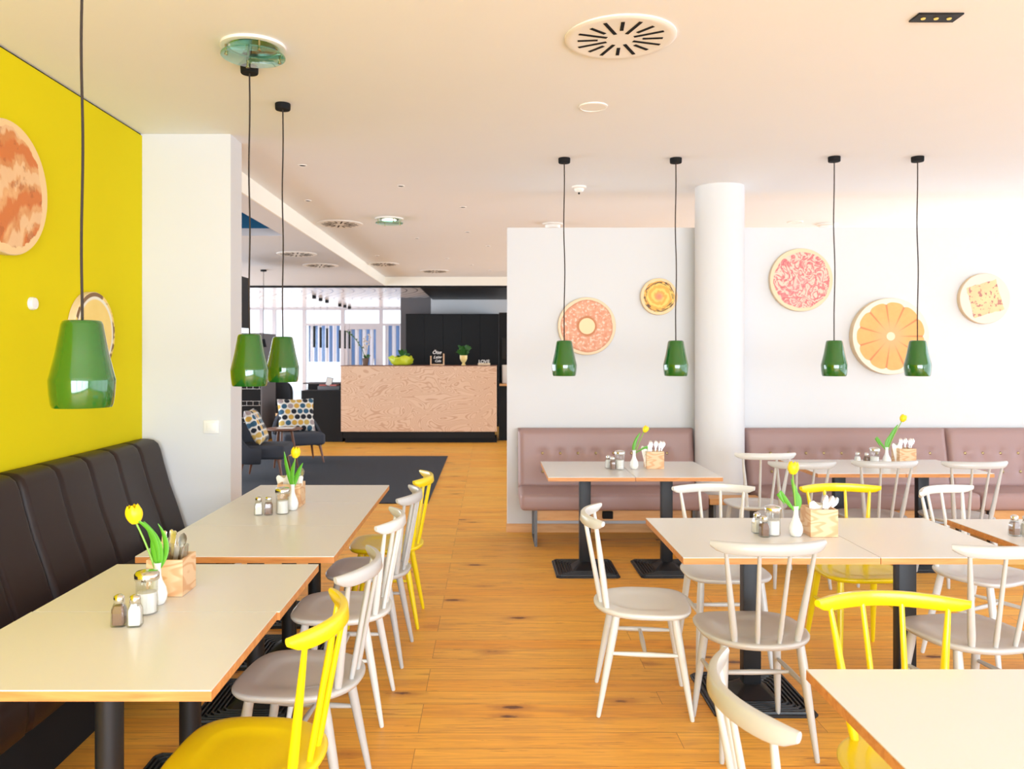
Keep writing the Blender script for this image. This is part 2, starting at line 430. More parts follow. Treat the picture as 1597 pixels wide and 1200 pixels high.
# ceiling: high field, low field with a blue recess, wavy reflective field, black bar field
def ceiling_main():
    b = MB()
    for lo, hi in [((-2.41, -4.2), (-1.95, 5.43)), ((-1.95, -4.2), (6.7, 14.8))]:
        b.box(((lo[0]+hi[0])/2, (lo[1]+hi[1])/2, 3.03), (hi[0]-lo[0], hi[1]-lo[1], .06), M['ceiling'])
    return structure(b.build('ceiling', smooth=0))
ceiling_main()
def ceiling_low():
    b = MB(); z = 2.84
    for x0, y0, x1, y1 in [(-7.6, 5.43, -4.4, 14.8), (-2.22, 5.43, -1.95, 14.8), (-4.4, 5.43, -2.22, 6.2), (-4.4, 8.58, -2.22, 14.8)]:
        b.box(((x0+x1)/2, (y0+y1)/2, z+.04), (x1-x0, y1-y0, .08), M['ceiling_low'])
    return structure(b.build('ceiling_lobby', smooth=0))
ceiling_low()
def recess():
    b = MB(); x0, x1, y0, y1, z0, z1 = -4.4, -2.22, 6.2, 8.58, 2.92, 3.6
    b.box(((x0+x1)/2, y1+.02, (z0+z1)/2), (x1-x0, .04, z1-z0)); b.box(((x0+x1)/2, y0-.02, (z0+z1)/2), (x1-x0, .04, z1-z0))
    b.box((x0-.02, (y0+y1)/2, (z0+z1)/2), (.04, y1-y0, z1-z0)); b.box((x1+.02, (y0+y1)/2, (z0+z1)/2), (.04, y1-y0, z1-z0))
    b.box(((x0+x1)/2, (y0+y1)/2, z1+.02), (x1-x0, y1-y0, .04))
    return structure(b.build('ceiling_recess', M['blue'], smooth=0))
recess()
sbox('trim_3', (-1.96, 5.43, 2.84), (-1.945, 14.8, 3.06), M['soffit'])
sbox('trim_4', (-1.96, 14.79, 2.84), (6.7, 14.81, 3.06), M['soffit'])
sbox('trim_2', (-6.6, 14.80, 2.805), (6.5, 14.86, 2.845), M['black_matt'])
sbox('ceiling_wavy', (-7.6, 14.86, 2.84), (-1.3, 22, 2.92), M['wavy'])
sbox('ceiling_bar', (-1.3, 14.86, 2.80), (6.5, 18.0, 2.92), M['black'])
sbox('wall_bar_side', (-2.02, 18.0, 0), (-1.34, 18.1, 2.84), M['grey_panel'])
# column
structure(MB().lathe([(.205, 0), (.205, 3.0)], M['column'], 64, (1.96, 6.86, 0)).build('column', smooth=40))
# walls with window bands outside the frame, right and rear
def glazed(name, n, axis, at, a0, a1, z0, z1, zt, cnt, wallm):
    def bx(lo, hi, m):
        if axis == 'X': return ((at-.06, lo[0], lo[1]), (at+.06, hi[0], hi[1]))
        return ((lo[0], at-.06, lo[1]), (hi[0], at+.06, hi[1]))
    l, h = bx((a0, 0), (a1, z0), 0); sbox('wall_'+name+'_sill', l, h, wallm)
    l, h = bx((a0, z1), (a1, zt), 0); sbox('wall_'+name+'_head', l, h, wallm)
    w = (a1-a0)/cnt
    for k in range(cnt):
        f = MB(); x0, x1 = a0+k*w, a0+(k+1)*w; t = .05
        for lo, hi in [((x0, z0), (x0+t, z1)), ((x1-t, z0), (x1, z1)), ((x0+t, z0), (x1-t, z0+t)), ((x0+t, z1-t), (x1-t, z1))]:
            l, h = bx(lo, hi, 0); l, h = Vector(l), Vector(h); f.box((l+h)/2, h-l)
        fo = structure(f.build('window_%d' % (n+k), M['frame_grey'], smooth=0))
        p = MB(); l, h = bx((x0+t, z0+t), (x1-t, z1-t), 0); l, h = Vector(l), Vector(h); sz = h-l
        if axis == 'X': sz.x = .01
        else: sz.y = .01
        p.box((l+h)/2, sz); p.build('pane', M['pane'], fo, smooth=0)
glazed('right', 20, 'X', 6.64, -4.2, 18.0, .1, 2.75, 3.0, 9, M['wall_white'])
glazed('lobby_left', 60, 'X', -7.66, 5.33, 22.1, .1, 2.75, 3.3, 6, M['wall_white'])  # unseen side windows, added to go with the lobby lamp
glazed('rear', 40, 'Y', -4.14, -2.41, 6.7, .1, 2.75, 3.0, 4, M['wall_white'])

# lobby glazing on the far side
YW = 22.0
def gx(px, y=YW): return (px-765)*y/1250
def far_window(idx, x0, x1, transom, door=False):
    t = .05; b = MB()
    def r(a0, z0, a1, z1): b.box(((a0+a1)/2, YW+.05, (z0+z1)/2), (a1-a0, .09, z1-z0))
    r(x0, 0, x0+t, 2.84); r(x1-t, 0, x1, 2.84); r(x0+t, 2.79, x1-t, 2.84); r(x0+t, 0, x1-t, .09)
    if transom: r(x0+t, 2.36, x1-t, 2.42)
    fo = structure(b.build(('door_%d' if door else 'window_%d') % idx, M['frame_grey'], smooth=0))
    if door:
        l = MB(); a0, a1 = x0+t, x1-t
        for q in [(a0, .09, a0+.09, 2.36), (a1-.09, .09, a1, 2.36), (a0+.09, 2.26, a1-.09, 2.36), (a0+.09, .09, a1-.09, .2)]:
            l.box(((q[0]+q[2])/2, YW+.05, (q[1]+q[3])/2), (q[2]-q[0], .06, q[3]-q[1]))
        l.build('door_leaf', M['frame_grey'], fo, smooth=0)
        MB().tube([(a1-.13, YW-.03, 1.0), (a1-.13, YW-.06, 1.05), (a1-.13, YW-.06, 1.4), (a1-.13, YW-.03, 1.45)], .015).build('door_handle', M['steel'], fo)
    MB().box(((x0+x1)/2, YW+.05, 1.44), (x1-x0-2*t, .01, 2.7)).build('pane', M['pane'], fo, smooth=0)
sbox('wall_far_left', (-7.6, 22.0, 0), (gx(372), 22.1, 2.92), M['wall_white'])
for i, (a, b_, tr) in enumerate([(372, 407, 0), (407, 427, 0), (427, 474, 0), (474, 534, 1)]): far_window(i+1, gx(a), gx(b_), tr)
far_window(1, gx(534), gx(594), 1, True)
far_window(5, gx(594), gx(652), 1)
sbox('wall_far_right', (gx(652), 22.0, 0), (gx(652)+.1, 22.1, 2.84), M['wall_white'])
sbox('wall_bar_left', (-2.02, 18.1, 0), (-1.9, 22.1, 2.84), M['wall_white'])
for k, (a, b_, z0) in enumerate([(474, 534, 1.36), (534, 594, .3), (594, 650, .3)]):
    x0, x1 = gx(a)+.1, gx(b_)-.1
    b = MB(); n = 40
    top = [(x0+(x1-x0)*i/n, 22.125+.012*math.sin(i*1.3), 2.38) for i in range(n+1)]
    bot = [(p[0], p[1], z0) for p in top]
    b.grid([top, bot, [(p[0], p[1]+.012, p[2]) for p in bot], [(p[0], p[1]+.012, p[2]) for p in top], top], closed=False, cap=False)
    o = b.build('striped_curtain', M['stripe'])
    tag(o, ['shorter blue and white striped fabric at the window left of the glass door',
            'blue and white striped fabric hanging at the glass door',
            'blue and white striped fabric outside the window beside the black cabinets'][k], 'curtain', 'striped fabrics outside the lobby glazing')

# ------------------------------------------------------------------ bentwood-style spindle chairs
def rail_pt(t): return .222*t, -.268+.085*t*t
def make_chair(name, m, label):
    r = thing(name, label, 'chair')
    def outline(th, s):
        c, sn = math.cos(th), math.sin(th)
        nx = 3.6 if sn > 0 else 2.25; b = .205 if sn > 0 else .222
        return (.218*s*math.copysign(abs(c)**(2/nx), c), b*s*math.copysign(abs(sn)**(2/nx), sn))
    rings = []; N = 48
    prof = [(.02, .4485), (.25, .4485), (.45, .4490), (.56, .4505), (.64, .4545), (.70, .4565), (.85, .4568), (.95, .4568), (.985, .455), (1.0, .4505), (.998, .444), (.965, .434), (.90, .428), (.5, .427), (.02, .427)]
    for s, z in prof:
        rings.append([(*outline(2*PI*k/N, s), z) for k in range(N)])
    MB().grid(rings).build('seat', m, r, smooth=50)
    tops = {}
    for sx in (-1, 1):
        for sy in (-1, 1):
            a = Vector((sx*.150, sy*.125, .430)); bt = Vector((sx*.185, .195 if sy > 0 else -.205, 0))
            tops[sx, sy] = (a, bt)
            MB().tube([a.lerp(bt, q) for q in (0, .15, .45, .8, .985, 1)], [.0165, .018, .0165, .0125, .010, .008], seg=14).build('leg', m, r)
    mids = {}
    for sx in (-1, 1):
        q = 1-.27/.43
        p0 = tops[sx, 1][0].lerp(tops[sx, 1][1], q); p1 = tops[sx, -1][0].lerp(tops[sx, -1][1], q)
        mids[sx] = (p0+p1)/2
        MB().tube([p0.lerp(p1, u) for u in (0, .2, .5, .8, 1)], [.007, .0095, .0115, .0095, .007]).build('stretcher', m, r)
    MB().tube([mids[-1].lerp(mids[1], u) for u in (0, .2, .5, .8, 1)], [.007, .0095, .0115, .0095, .007]).build('stretcher', m, r)
    for x0, y0, t, rb in [(-.122, -.165, -.78, .0150), (-.042, -.190, -.265, .0105), (.042, -.190, .265, .0105), (.122, -.165, .78, .0150)]:
        x1, y1 = rail_pt(t)
        a, b = Vector((x0, y0, .45)), Vector((x1, y1, .826))
        MB().tube([a, a.lerp(b, .12), a.lerp(b, .45), b], [rb*.8, rb, rb*.86, .0075], seg=12).build('spindle', m, r)
    rg = []; n = 22
    for i in range(n+1):
        t = -1+2*i/n; x, y = rail_pt(t); dx, dy = .222, 2*.085*t; L = math.hypot(dx, dy); nx, ny = -dy/L, dx/L
        zt = .857-.004*t*t; zb = zt - .021 - .024*max(0, 1-abs(t)**10); hw = .0120*(1-.25*abs(t)**8)
        zt2 = zt-.001; c = []
        hh = (zt-zb); e = min(.006, hh*.3)
        for u, z in [(-hw, zb+e), (-hw+e*.8, zb), (hw-e*.8, zb), (hw, zb+e), (hw, zt-e), (hw-e*.8, zt), (-hw+e*.8, zt), (-hw, zt-e)]:
            ln = (.010*(z-.857)/.058)
            c.append((x+nx*u, y+ny*u - ln*-.6, z))
        rg.append(c)
    MB().grid(rg).build('top_rail', m, r, smooth=50)
    return r
cw = make_chair('spindle_chair', M['chair_white'], 'white wooden spindle chair standing sideways on its own left of the middle white table')
cg = make_chair('spindle_chair', M['chair_grey'], 'light grey spindle chair with its back to us at the middle of the white table')
cy = make_chair('spindle_chair', M['chair_yellow'], 'nearest yellow spindle chair on the left, under the front tables')
def put(o, x, y, rz, group): o.location = (x, y, 0); o.rotation_euler.z = rz; o['group'] = group
R90 = PI/2
GL = 'chairs along the left row of tables'; GR = 'chairs around the right hand tables'
put(cy, -.685, 2.25, R90-.05, GL)
put(cw, .690, 3.63, -R90-.11, GR)
put(cg, 1.067, 3.28, .02, GR)
dup(cg, 'grey spindle chair behind the nearest yellow one, left row, second from the camera', (-.665, 2.81, 0), R90-.08, GL)
dup(cw, 'white spindle chair in the middle of the left row, third of five', (-.66, 3.56, 0), R90-.01, GL)
dup(cg, 'grey spindle chair of the left row just in front of the far yellow one', (-.64, 4.20, 0), R90-.04, GL)
dup(cy, 'farthest yellow spindle chair at the end of the left row, near the rug', (-.62, 4.76, 0), R90, GL)
dup(cg, 'cropped spindle chair with curved back, at left end of the nearest right table', (.765, 1.745, 0), -R90+.02, GR)
dup(cy, 'yellow spindle chair facing us behind the nearest right table', (1.172, 2.15, 0), PI-.02, GR)
dup(cg, 'light grey spindle chair with its back to us at right end of the middle table', (1.93, 3.24, 0), .16, GR)
dup(cw, 'white spindle chair facing us behind the left half of the middle table', (1.21, 4.16, 0), PI, GR)
dup(cy, 'yellow spindle chair facing us behind the middle table, right of the tulip', (1.91, 4.17, 0), PI+.03, GR)
dup(cw, 'white spindle chair turned askew behind the table cut by the right edge', (2.53, 4.12, 0), PI+.48, GR)
dup(cw, 'white spindle chair nearest the round column, seen from behind', (1.995, 6.03, 0), .03, GR)
dup(cg, 'light grey spindle chair in front of the white one by the column', (2.09, 5.555, 0), -.03, GR)
dup(cg, 'light grey spindle chair with back to us at the middle of the far right table', (2.66, 5.60, 0), 0, GR)
dup(cg, 'grey spindle chair with back to us at right end of the far right table', (3.245, 5.57, 0), .02, GR)

# ------------------------------------------------------------------ tables
def make_table(w, d, label, loc, group, round_post=False):
    r = thing('cafe_table', label, 'table', loc, 0, group)
    top = MB(); zt = .735; th = .028
    top.box((0, 0, zt-th/2-.0015), (w-.003, d-.003, th-.003), M['oak_edge'])
    o = top.build('tabletop', M['oak_edge'], r, smooth=0)
    MB().box((0, 0, zt-.0015), (w-.0035, d-.0035, .003), M['laminate']).build('laminate_surface', M['laminate'], o, smooth=0)
    if round_post: MB().lathe([(.038, .03), (.038, .70)], None, 28).build('post', M['iron'], r)
    else: MB().box((0, 0, .365), (.082, .06, .67), None, .006, 2).build('post', M['iron'], r)
    MB().box((0, 0, .702), (min(w, .42)*.9, .06, .008)).build('top_bracket', M['iron'], r, smooth=0)
    b = MB(); bw, bd = .45, .47
    # base plate with concentric ribs: one stepped surface
    rings = [(1.0, 0), (1.0, .008), (.985, .012)]
    s = .94
    while s > .50:
        rings += [(s+.012, .012), (s, .021), (s-.028, .021), (s-.040, .012)]; s -= .088
    rings += [(.46, .014), (.20, .062), (.17, .066)]
    R = []
    for sc, z in rings:
        hw, hd = bw/2*sc, bd/2*sc; c = min(.02, hw*.3)
        R.append([(hw-c, -hd, z), (hw, -hd+c, z), (hw, hd-c, z), (hw-c, hd, z), (-hw+c, hd, z), (-hw, hd-c, z), (-hw, -hd+c, z), (-hw+c, -hd, z)])
    b.grid(R).build('base_plate', M['iron'], r, smooth=25)
    return r
def tb(x0, x1, y0, y1, label, group, rp=False): return make_table(x1-x0, y1-y0, label, ((x0+x1)/2, (y0+y1)/2, 0), group, rp)
GT = 'white topped pedestal tables'
T_C1 = tb(-1.49, -.692, 1.99, 2.60, 'white topped oak edged table nearest us in the left row', GT, True)
tb(-1.487, -.682, 2.60, 3.19, 'second table of the left row, carrying the near tulip and wooden box', GT, True)
tb(-1.47, -.645, 3.31, 3.91, 'first third of the long white table in the left row, beyond the gap', GT, True)
tb(-1.47, -.645, 3.91, 4.51, 'middle third of the long white left table with shakers and far tulip', GT, True)
tb(-1.47, -.645, 4.51, 5.12, 'end third of the long white left table nearest the lobby rug', GT, True)
tb(.39, .985, 5.44, 6.25, 'left half of the white table before the shorter mauve bench', GT)
tb(.985, 1.58, 5.44, 6.25, 'right half of the white table before the shorter mauve bench', GT)
tb(.79, 1.603, 3.29, 4.09, 'left half of the middle white table with tulip and pine box', GT)
tb(1.603, 2.21, 3.29, 4.09, 'right half of the middle white table, empty top', GT)
tb(.835, 1.635, 1.33, 2.126, 'nearest white table, cropped by the bottom right corner', GT)
tb(2.29, 2.91, 5.61, 6.36, 'left half of the far right table before the long mauve bench', GT)
tb(2.91, 3.53, 5.61, 6.36, 'right half of the far right table before the long mauve bench', GT)
tb(2.31, 3.10, 3.29, 4.06, 'white table cut by the right edge of the picture with shakers on it', GT)

# ------------------------------------------------------------------ table items
ZT = .7362
def make_shaker(kind, label):
    r = thing('salt_shaker' if kind == 'salt' else 'pepper_shaker', label, 'shaker')
    def octo(w, z, c): return [(w-c, -w, z), (w, -w+c, z), (w, w-c, z), (w-c, w, z), (-w+c, w, z), (-w, w-c, z), (-w, -w+c, z), (-w+c, -w, z)]
    MB().grid([octo(.0205, 0, .006), octo(.0215, .004, .006), octo(.0195, .052, .006), octo(.015, .066, .006), octo(.0135, .073, .006)]).build('glass_body', M['jar'], r, smooth=30)
    MB().grid([octo(.0175, .005, .005), octo(.0178, .05, .005), octo(.0135, .062, .005)]).build('contents', M[kind], r, smooth=30)
    MB().lathe([(.0150, .070), (.0162, .072), (.0162, .084), (.0145, .091), (.008, .095), (.001, .096)], None, 24).build('metal_cap', M['chrome'], r, smooth=50)
    return r
def make_sugar(label):
    r = thing('sugar_jar', label, 'sugar jar')
    rings = []
    for rad, z in [(.031, 0), (.034, .006), (.0325, .02), (.0325, .10), (.036, .112), (.036, .118)]:
        rings.append([((rad+.0012*math.cos(12*a))*math.cos(a), (rad+.0012*math.cos(12*a))*math.sin(a), z) for a in [2*PI*k/96 for k in range(96)]])
    MB().grid(rings, cap=False).build('glass_body', M['jar'], r, smooth=60)
    MB().lathe([(.029, .004), (.030, .068), (.001, .072)], None, 32).build('sugar', M['salt'], r)
    MB().lathe([(.0375, .108), (.0385, .110), (.0385, .126), (.033, .134), (.012, .139), (.001, .139)], None, 40).build('metal_lid', M['chrome'], r, smooth=50)
    return r
def make_vase(label):
    r = MB().lathe([(.001, 0), (.020, 0), (.024, .003), (.030, .018), (.0315, .034), (.027, .055), (.016, .078), (.0115, .095), (.0105, .120), (.0125, .137), (.0105, .137), (.0088, .120), (.0095, .09), (.001, .085)], None, 36).build('bud_vase', M['porcelain'], smooth=60)
    return tag(r, label, 'vase')
def make_box(label, w=.125, d=.125, h=.125):
    b = MB(); t = .009
    b.grid([[(-w/2, -d/2, 0), (w/2, -d/2, 0), (w/2, d/2, 0), (-w/2, d/2, 0)],
            [(-w/2, -d/2, h), (w/2, -d/2, h), (w/2, d/2, h), (-w/2, d/2, h)],
            [(-w/2+t, -d/2+t, h), (w/2-t, -d/2+t, h), (w/2-t, d/2-t, h), (-w/2+t, d/2-t, h)],
            [(-w/2+t, -d/2+t, t), (w/2-t, -d/2+t, t), (w/2-t, d/2-t, t), (-w/2+t, d/2-t, t)]])
    return tag(b.build('cutlery_box', M['pine'], smooth=0), label, 'box')
def blade(b, p0, p1, w, bend=(0, 0, 0), n=12, th=.0012, curl=.3):
    """a curved tapering leaf between two points, two skins thick"""
    p0, p1, bend = Vector(p0), Vector(p1), Vector(bend); ax = (p1-p0).normalized()
    side = ax.cross(Vector((.25, 1, .1))).normalized(); nrm = side.cross(ax).normalized()
    rings = []
    for i in range(n+1):
        u = i/n; p = p0.lerp(p1, u) + bend*(4*u*(1-u)); ww = w*max(.03, math.sin(PI*min(1, u*.92+.06))**.8)
        f = nrm*(ww*curl)
        rings.append([p-side*ww+f, p-nrm*th, p+side*ww+f, p+side*ww*.9+f+nrm*th, p+nrm*th, p-side*ww*.9+f+nrm*th])
    b.grid(rings)
def make_tulip(label, loc, head, leaves, tilt=0., scale=1.):
    """loc: mouth of the vase; head: flower base offset"""
    r = thing('tulip', label, 'flower', loc)
    hx, hy, hz = head; pts = []
    for i in range(9):
        u = i/8; pts.append((hx*(u**1.4) + .0, hy*u, -.07+(hz+.07)*u))
    MB().tube(pts, .0034, seg=8).build('stem', M['stem'], r)
    b = MB(); s = scale
    for lay in range(2):
        for k in range(3):
            a0 = 2*PI*(k+.5*lay)/3+.4; rings = []
            for i in range(9):
                u = i/8; rad = (.0235 if lay == 0 else .0265)*s*(math.sin(PI*min(.99, .10+u*.72))**.7)
                z = .060*s*u; wd = .95*(1-u**4*.78); ring = []
                for j in range(7):
                    a = a0+wd*(j/3-1)*1.05; rr = rad*(1-.06*abs(j/3-1))
                    ring.append((rr*math.cos(a), rr*math.sin(a), z-.004*u*abs(j/3-1)))
                for j in range(6, -1, -1):
                    a = a0+wd*(j/3-1)*1.02; rr = rad*(1-.06*abs(j/3-1))-.0014
                    ring.append((rr*math.cos(a), rr*math.sin(a), z-.004*u*abs(j/3-1)))
                rings.append(ring)
            b.grid(rings)
    b.lathe([(.001, -.002), (.012*s, .002), (.021*s, .018*s), (.022*s, .034*s), (.016*s, .048*s), (.001, .050*s)], None, 20)
    o = b.build('flower_head', M['petal'], r, smooth=60); o.location = (hx, hy, hz-.004); o.rotation_euler = (0, tilt, .3)
    for (e, w, bd) in leaves:
        b = MB(); blade(b, (0, 0, -.03), e, w, bd); b.build('leaf', M['leaf'], r, smooth=60)
    return r

def make_knife(label, m):
    b = MB()
    b.grid([[(x, y, z) for x, y in ((-w, -t), (w, -t), (w, t), (-w, t))] for z, w, t in [(0, .008, .0012), (.10, .009, .0014), (.105, .005, .002), (.12, .0055, .003), (.19, .0075, .0035), (.203, .006, .003), (.207, .002, .001)]])
    return tag(b.build('table_knife', m, smooth=30), label, 'cutlery')
def make_spoon(label, m):
    b = MB(); rings = []
    for z, w, t in [(0, .003, .001), (.02, .0035, .0012), (.10, .004, .0018), (.135, .0045, .002), (.145, .008, .002), (.158, .0135, .0022), (.172, .0145, .0022), (.185, .010, .002), (.192, .002, .001)]:
        dish = 0 if z < .14 else .004*math.sin(PI*(z-.14)/.062)
        rings.append([(-w, -t, z), (0, -t+dish, z), (w, -t, z), (w, t, z), (0, t+dish, z), (-w, t, z)])
    b.grid(rings)
    return tag(b.build('table_spoon', m, smooth=50), label, 'cutlery')
def make_napkin(label, w=.085, h=.15):
    b = MB(); n = 10; top = []
    def row(z, off): return [(-w/2+w*i/n, .004*math.sin(i*1.1+z*20)+off, z+ (.012*math.sin(i*.9) if z > .1 else 0)) for i in range(n+1)]
    rings = []
    for z in (0, h*.5, h*.8, h):
        a = row(z, -.004); c = row(z, .004); rings.append(a + c[::-1])
    b.grid(rings)
    return tag(b.build('paper_napkin', M['paper'], smooth=60), label, 'napkin')
def make_beaker(label):
    b = MB(); b.lathe([(.027, 0), (.036, .155), (.0345, .155), (.0255, .004)], None, 36)
    return tag(b.build('plastic_cup', M['beaker'], smooth=60), label, 'cup')

sets = []
where = ['second left table', 'long left table', 'table before the shorter mauve bench', 'middle right table', 'far right table before the long bench']
pep = sal = sug = vas = bxx = None
def place_copy(src, make, label, loc, rz=0):
    if src is None:
        src = make(label); src.location = loc; src.rotation_euler.z = rz; return src
    dup(src, label, loc, rz); return src
P = lambda px, d: (px-765)*d/1250
#          pepper          salt            sugar           vase            box centre
spots = [((-1.142, 2.465), (-1.092, 2.463), (-1.108, 2.585), (-1.113, 2.68), (-1.122, 2.82)),
         ((-1.155, 4.17), (-1.205, 4.165), (-1.090, 4.20), (-1.062, 4.30), (-1.10, 4.43)),
         ((.884, 5.80), (.862, 5.87), (.937, 5.81), (1.045, 5.83), (1.20, 5.89)),
         ((1.253, 3.67), (1.245, 3.745), (1.303, 3.70), (1.402, 3.68), (1.522, 3.715)),
         ((2.83, 6.03), (2.775, 6.06), (2.875, 6.0), (2.975, 6.02), (3.13, 6.07))]
for k, (p, s_, g, v, bx_) in enumerate(spots):
    w = where[k]
    pep = place_copy(pep, lambda l: make_shaker('pepper', l), 'glass pepper shaker with metal cap on the %s' % w, (*p, ZT), .1)
    sal = place_copy(sal, lambda l: make_shaker('salt', l), 'glass salt shaker with metal cap on the %s' % w, (*s_, ZT), .15)
    sug = place_copy(sug, make_sugar, 'ribbed glass sugar jar with metal lid on the %s' % w, (*g, ZT))
    vas = place_copy(vas, make_vase, 'white porcelain bud vase holding one tulip on the %s' % w, (*v, ZT))
    bxx = place_copy(bxx, make_box, 'pine wood cutlery box on the %s' % w, (*bx_, ZT))
dup(pep, 'glass pepper shaker on the table cut by the right picture edge', (2.412, 3.69, ZT), .1)
dup(sal, 'glass salt shaker at the right picture edge beside a pepper shaker', (2.458, 3.675, ZT), .1)
# tulips
ZV = ZT+.137
def tul(k, head, leaves, tilt, label, scale=1.):
    v = spots[k][3]; make_tulip(label, (v[0], v[1], ZV), head, leaves, tilt, scale)
tul(0, (-.073, 0, .135), [((-.045, -.004, .138), .020, (.018, 0, 0)), ((-.090, -.012, .152), .010, (.030, 0, .030)), ((-.004, .012, .128), .011, (.026, 0, .0)), ((-.020, .006, .10), .014, (-.006, 0, 0))], -.15,
    'yellow tulip leaning left in the white vase on the second left table', 1.08)
tul(1, (.014, 0, .145), [((-.045, 0, .175), .011, (-.006, 0, 0)), ((.055, 0, .115), .013, (-.006, 0, 0)), ((.012, -.01, .125), .014, (-.01, 0, 0))], .1,
    'yellow tulip with tall leaves on the long left table')
tul(2, (.072, 0, .135), [((.045, 0, .13), .012, (-.018, 0, 0)), ((.07, -.01, -.05), .011, (.055, 0, .06)), ((.02, 0, .09), .012, (-.012, 0, 0))], .5,
    'slim yellow tulip leaning right on the table before the shorter mauve bench', .85)
tul(3, (-.015, 0, .150), [((-.004, 0, .075), .017, (.012, 0, 0)), ((-.055, -.01, .01), .014, (-.05, 0, .07)), ((-.022, 0, .125), .012, (.012, 0, 0))], .08,
    'upright yellow tulip on the middle right table, in front of the yellow chair')
tul(4, (.115, 0, .195), [((.085, 0, .17), .016, (-.012, 0, 0)), ((-.045, 0, .0), .012, (-.055, 0, .085)), ((.035, 0, .10), .012, (-.016, 0, 0))], .4,
    'tall yellow tulip leaning right on the far right table before the long bench', .95)
# cutlery and napkins in the boxes
kn = make_knife('upright steel knife at left of the box on the second left table', M['steel'])
sp = make_spoon('upright steel spoon in the box on the second left table', M['steel'])
nap = make_napkin('white paper napkin in the box on the second left table')
bk = make_beaker('clear plastic cup standing in the box on the second left table')
def inbox(o, k, dx, dy, tx, ty, label=None, rz=0):
    b = spots[k][4]; loc = (b[0]+dx, b[1]+dy, ZT+.010)
    if label: o = dup(o, label, loc, rz)
    o.location = loc; o.rotation_euler = (ty, tx, rz); return o
inbox(kn, 0, -.040, -.010, .10, 0)
inbox(kn, 0, -.028, .010, .12, 0, 'second upright steel knife from the left in the near left box')
inbox(kn, 0, -.014, -.006, .14, 0, 'third upright steel knife from the left in the near left box')
inbox(sp, 0, -.002, .028, .18, 0)
inbox(bk, 0, .020, -.005, .03, 0)
nap.scale = (.5, 1, 1); inbox(nap, 0, -.01, .045, .1, 0)
nap2 = inbox(nap, 1, .012, -.020, .12, 0, 'rumpled white napkin at front of the box on the long left table'); nap2.scale = (.9, 1, 1)
nap3 = inbox(nap, 1, -.018, .03, -.22, 0, 'yellowish white napkin leaning left in the box on the long left table'); nap3.scale = (1, 1, 1)
inbox(sp, 1, .035, .035, .08, 0, 'steel spoon at right in the box on the long left table')
for k, w in ((2, 'table before the shorter mauve bench'), (4, 'far right table')):
    n_ = inbox(nap, k, -.03, -.01, -.22, 0, 'white napkin fanned at left in the box on the %s' % w); n_.scale = (.8, 1, 1.0)
    for j, (dx, tx, nm) in enumerate([(.004, -.1, 'leftmost'), (.018, .05, 'second'), (.030, .16, 'third'), (.040, .24, 'rightmost')]):
        inbox(sp, k, dx-.01, .01*(j % 2), tx, 0, '%s of the spoons standing in the box on the %s' % (nm, w))
n_ = inbox(nap, 3, -.005, -.005, .03, 0, 'white napkin in the box on the middle right table'); n_.scale = (1.05, 1, .9)
for j, (dx, tx, nm) in enumerate([(-.005, .22, 'left'), (.006, .38, 'middle'), (.012, .52, 'right')]):
    s2 = inbox(sp, 3, dx-.01, -.022+.018*j, tx, 0, '%s of three spoons leaning right in the middle table box' % nm); s2.scale = (.9, 1, .95)

# ------------------------------------------------------------------ green pendant lamps
def make_pendant(label, L):
    r = thing('pendant_lamp', label, 'lamp')        # origin at the ceiling
    MB().lathe([(.001, 0), (.042, 0), (.0435, -.003), (.0425, -.032), (.040, -.036), (.001, -.036)], None, 36).build('canopy', M['black_matt'], r, smooth=50)
    zb = -L; h = .258
    pts = []
    n = 26; z1 = zb+h
    for i in range(n+1):
        u = i/n; pts.append((.004*math.sin(u*11+1)*math.sin(PI*u), .003*math.sin(u*7), -.03+(z1+.03)*u))
    MB().tube(pts, .0042, seg=8).build('cord', M['cord'], r)
    prof = [(.001, h), (.012, h), (.050, h), (.057, h-.003), (.061, h-.012), (.0765, .165), (.0945, .092), (.0970, .083), (.0972, .076), (.0950, .040), (.0905, .010), (.086, .0), (.083, .0), (.089, .04), (.0935, .078), (.0915, .09), (.073, .165), (.057, h-.02), (.001, h-.012)]
    MB().lathe([(a*.94, b+zb) for a, b in prof[:12]] + [(.0795, zb)], None, 56, cap=False).build('lamp_shade', M['green'], r, smooth=55)
    MB().lathe([(.0802, zb+.0005)] + [(a*.935, b+zb) for a, b in prof[12:]], None, 56, cap=False).build('shade_lining', M['lamp_inside'], r, smooth=60)
    MB().lathe([(.001, zb+.20), (.012, zb+.20), (.018, zb+.16), (.030, zb+.12), (.026, zb+.09), (.001, zb+.078)], None, 24).build('bulb', M['porcelain'], r, smooth=60)
    return r
LP = 3.0-1.413
pend = None
for x, y, lab in [(P(128, 2.38), 2.38, 'largest green pendant lamp, nearest us, before the yellow wall'),
                  (P(389, 3.98), 3.98, 'green pendant lamp on the left partition edge, front one of the pair'),
                  (P(441, 4.57), 4.57, 'green pendant lamp behind and right of its twin, over the lobby view'),
                  (P(880, 5.84), 5.84, 'green pendant lamp overlapping the ring cake picture'),
                  (P(1054, 5.84), 5.84, 'green pendant lamp just left of the white column'),
                  (P(1301, 5.80), 5.80, 'green pendant lamp left of the citrus slice picture'),
                  (P(1431, 5.80), 5.80, 'green pendant lamp hanging over the right side of the citrus picture')]:
    if pend is None: pend = make_pendant(lab, LP); pend.location = (x, y, 3.0); pend['group'] = 'green pendant lamps'
    else: dup(pend, lab, (x, y, 3.0), random.uniform(-.2, .2), 'green pendant lamps')

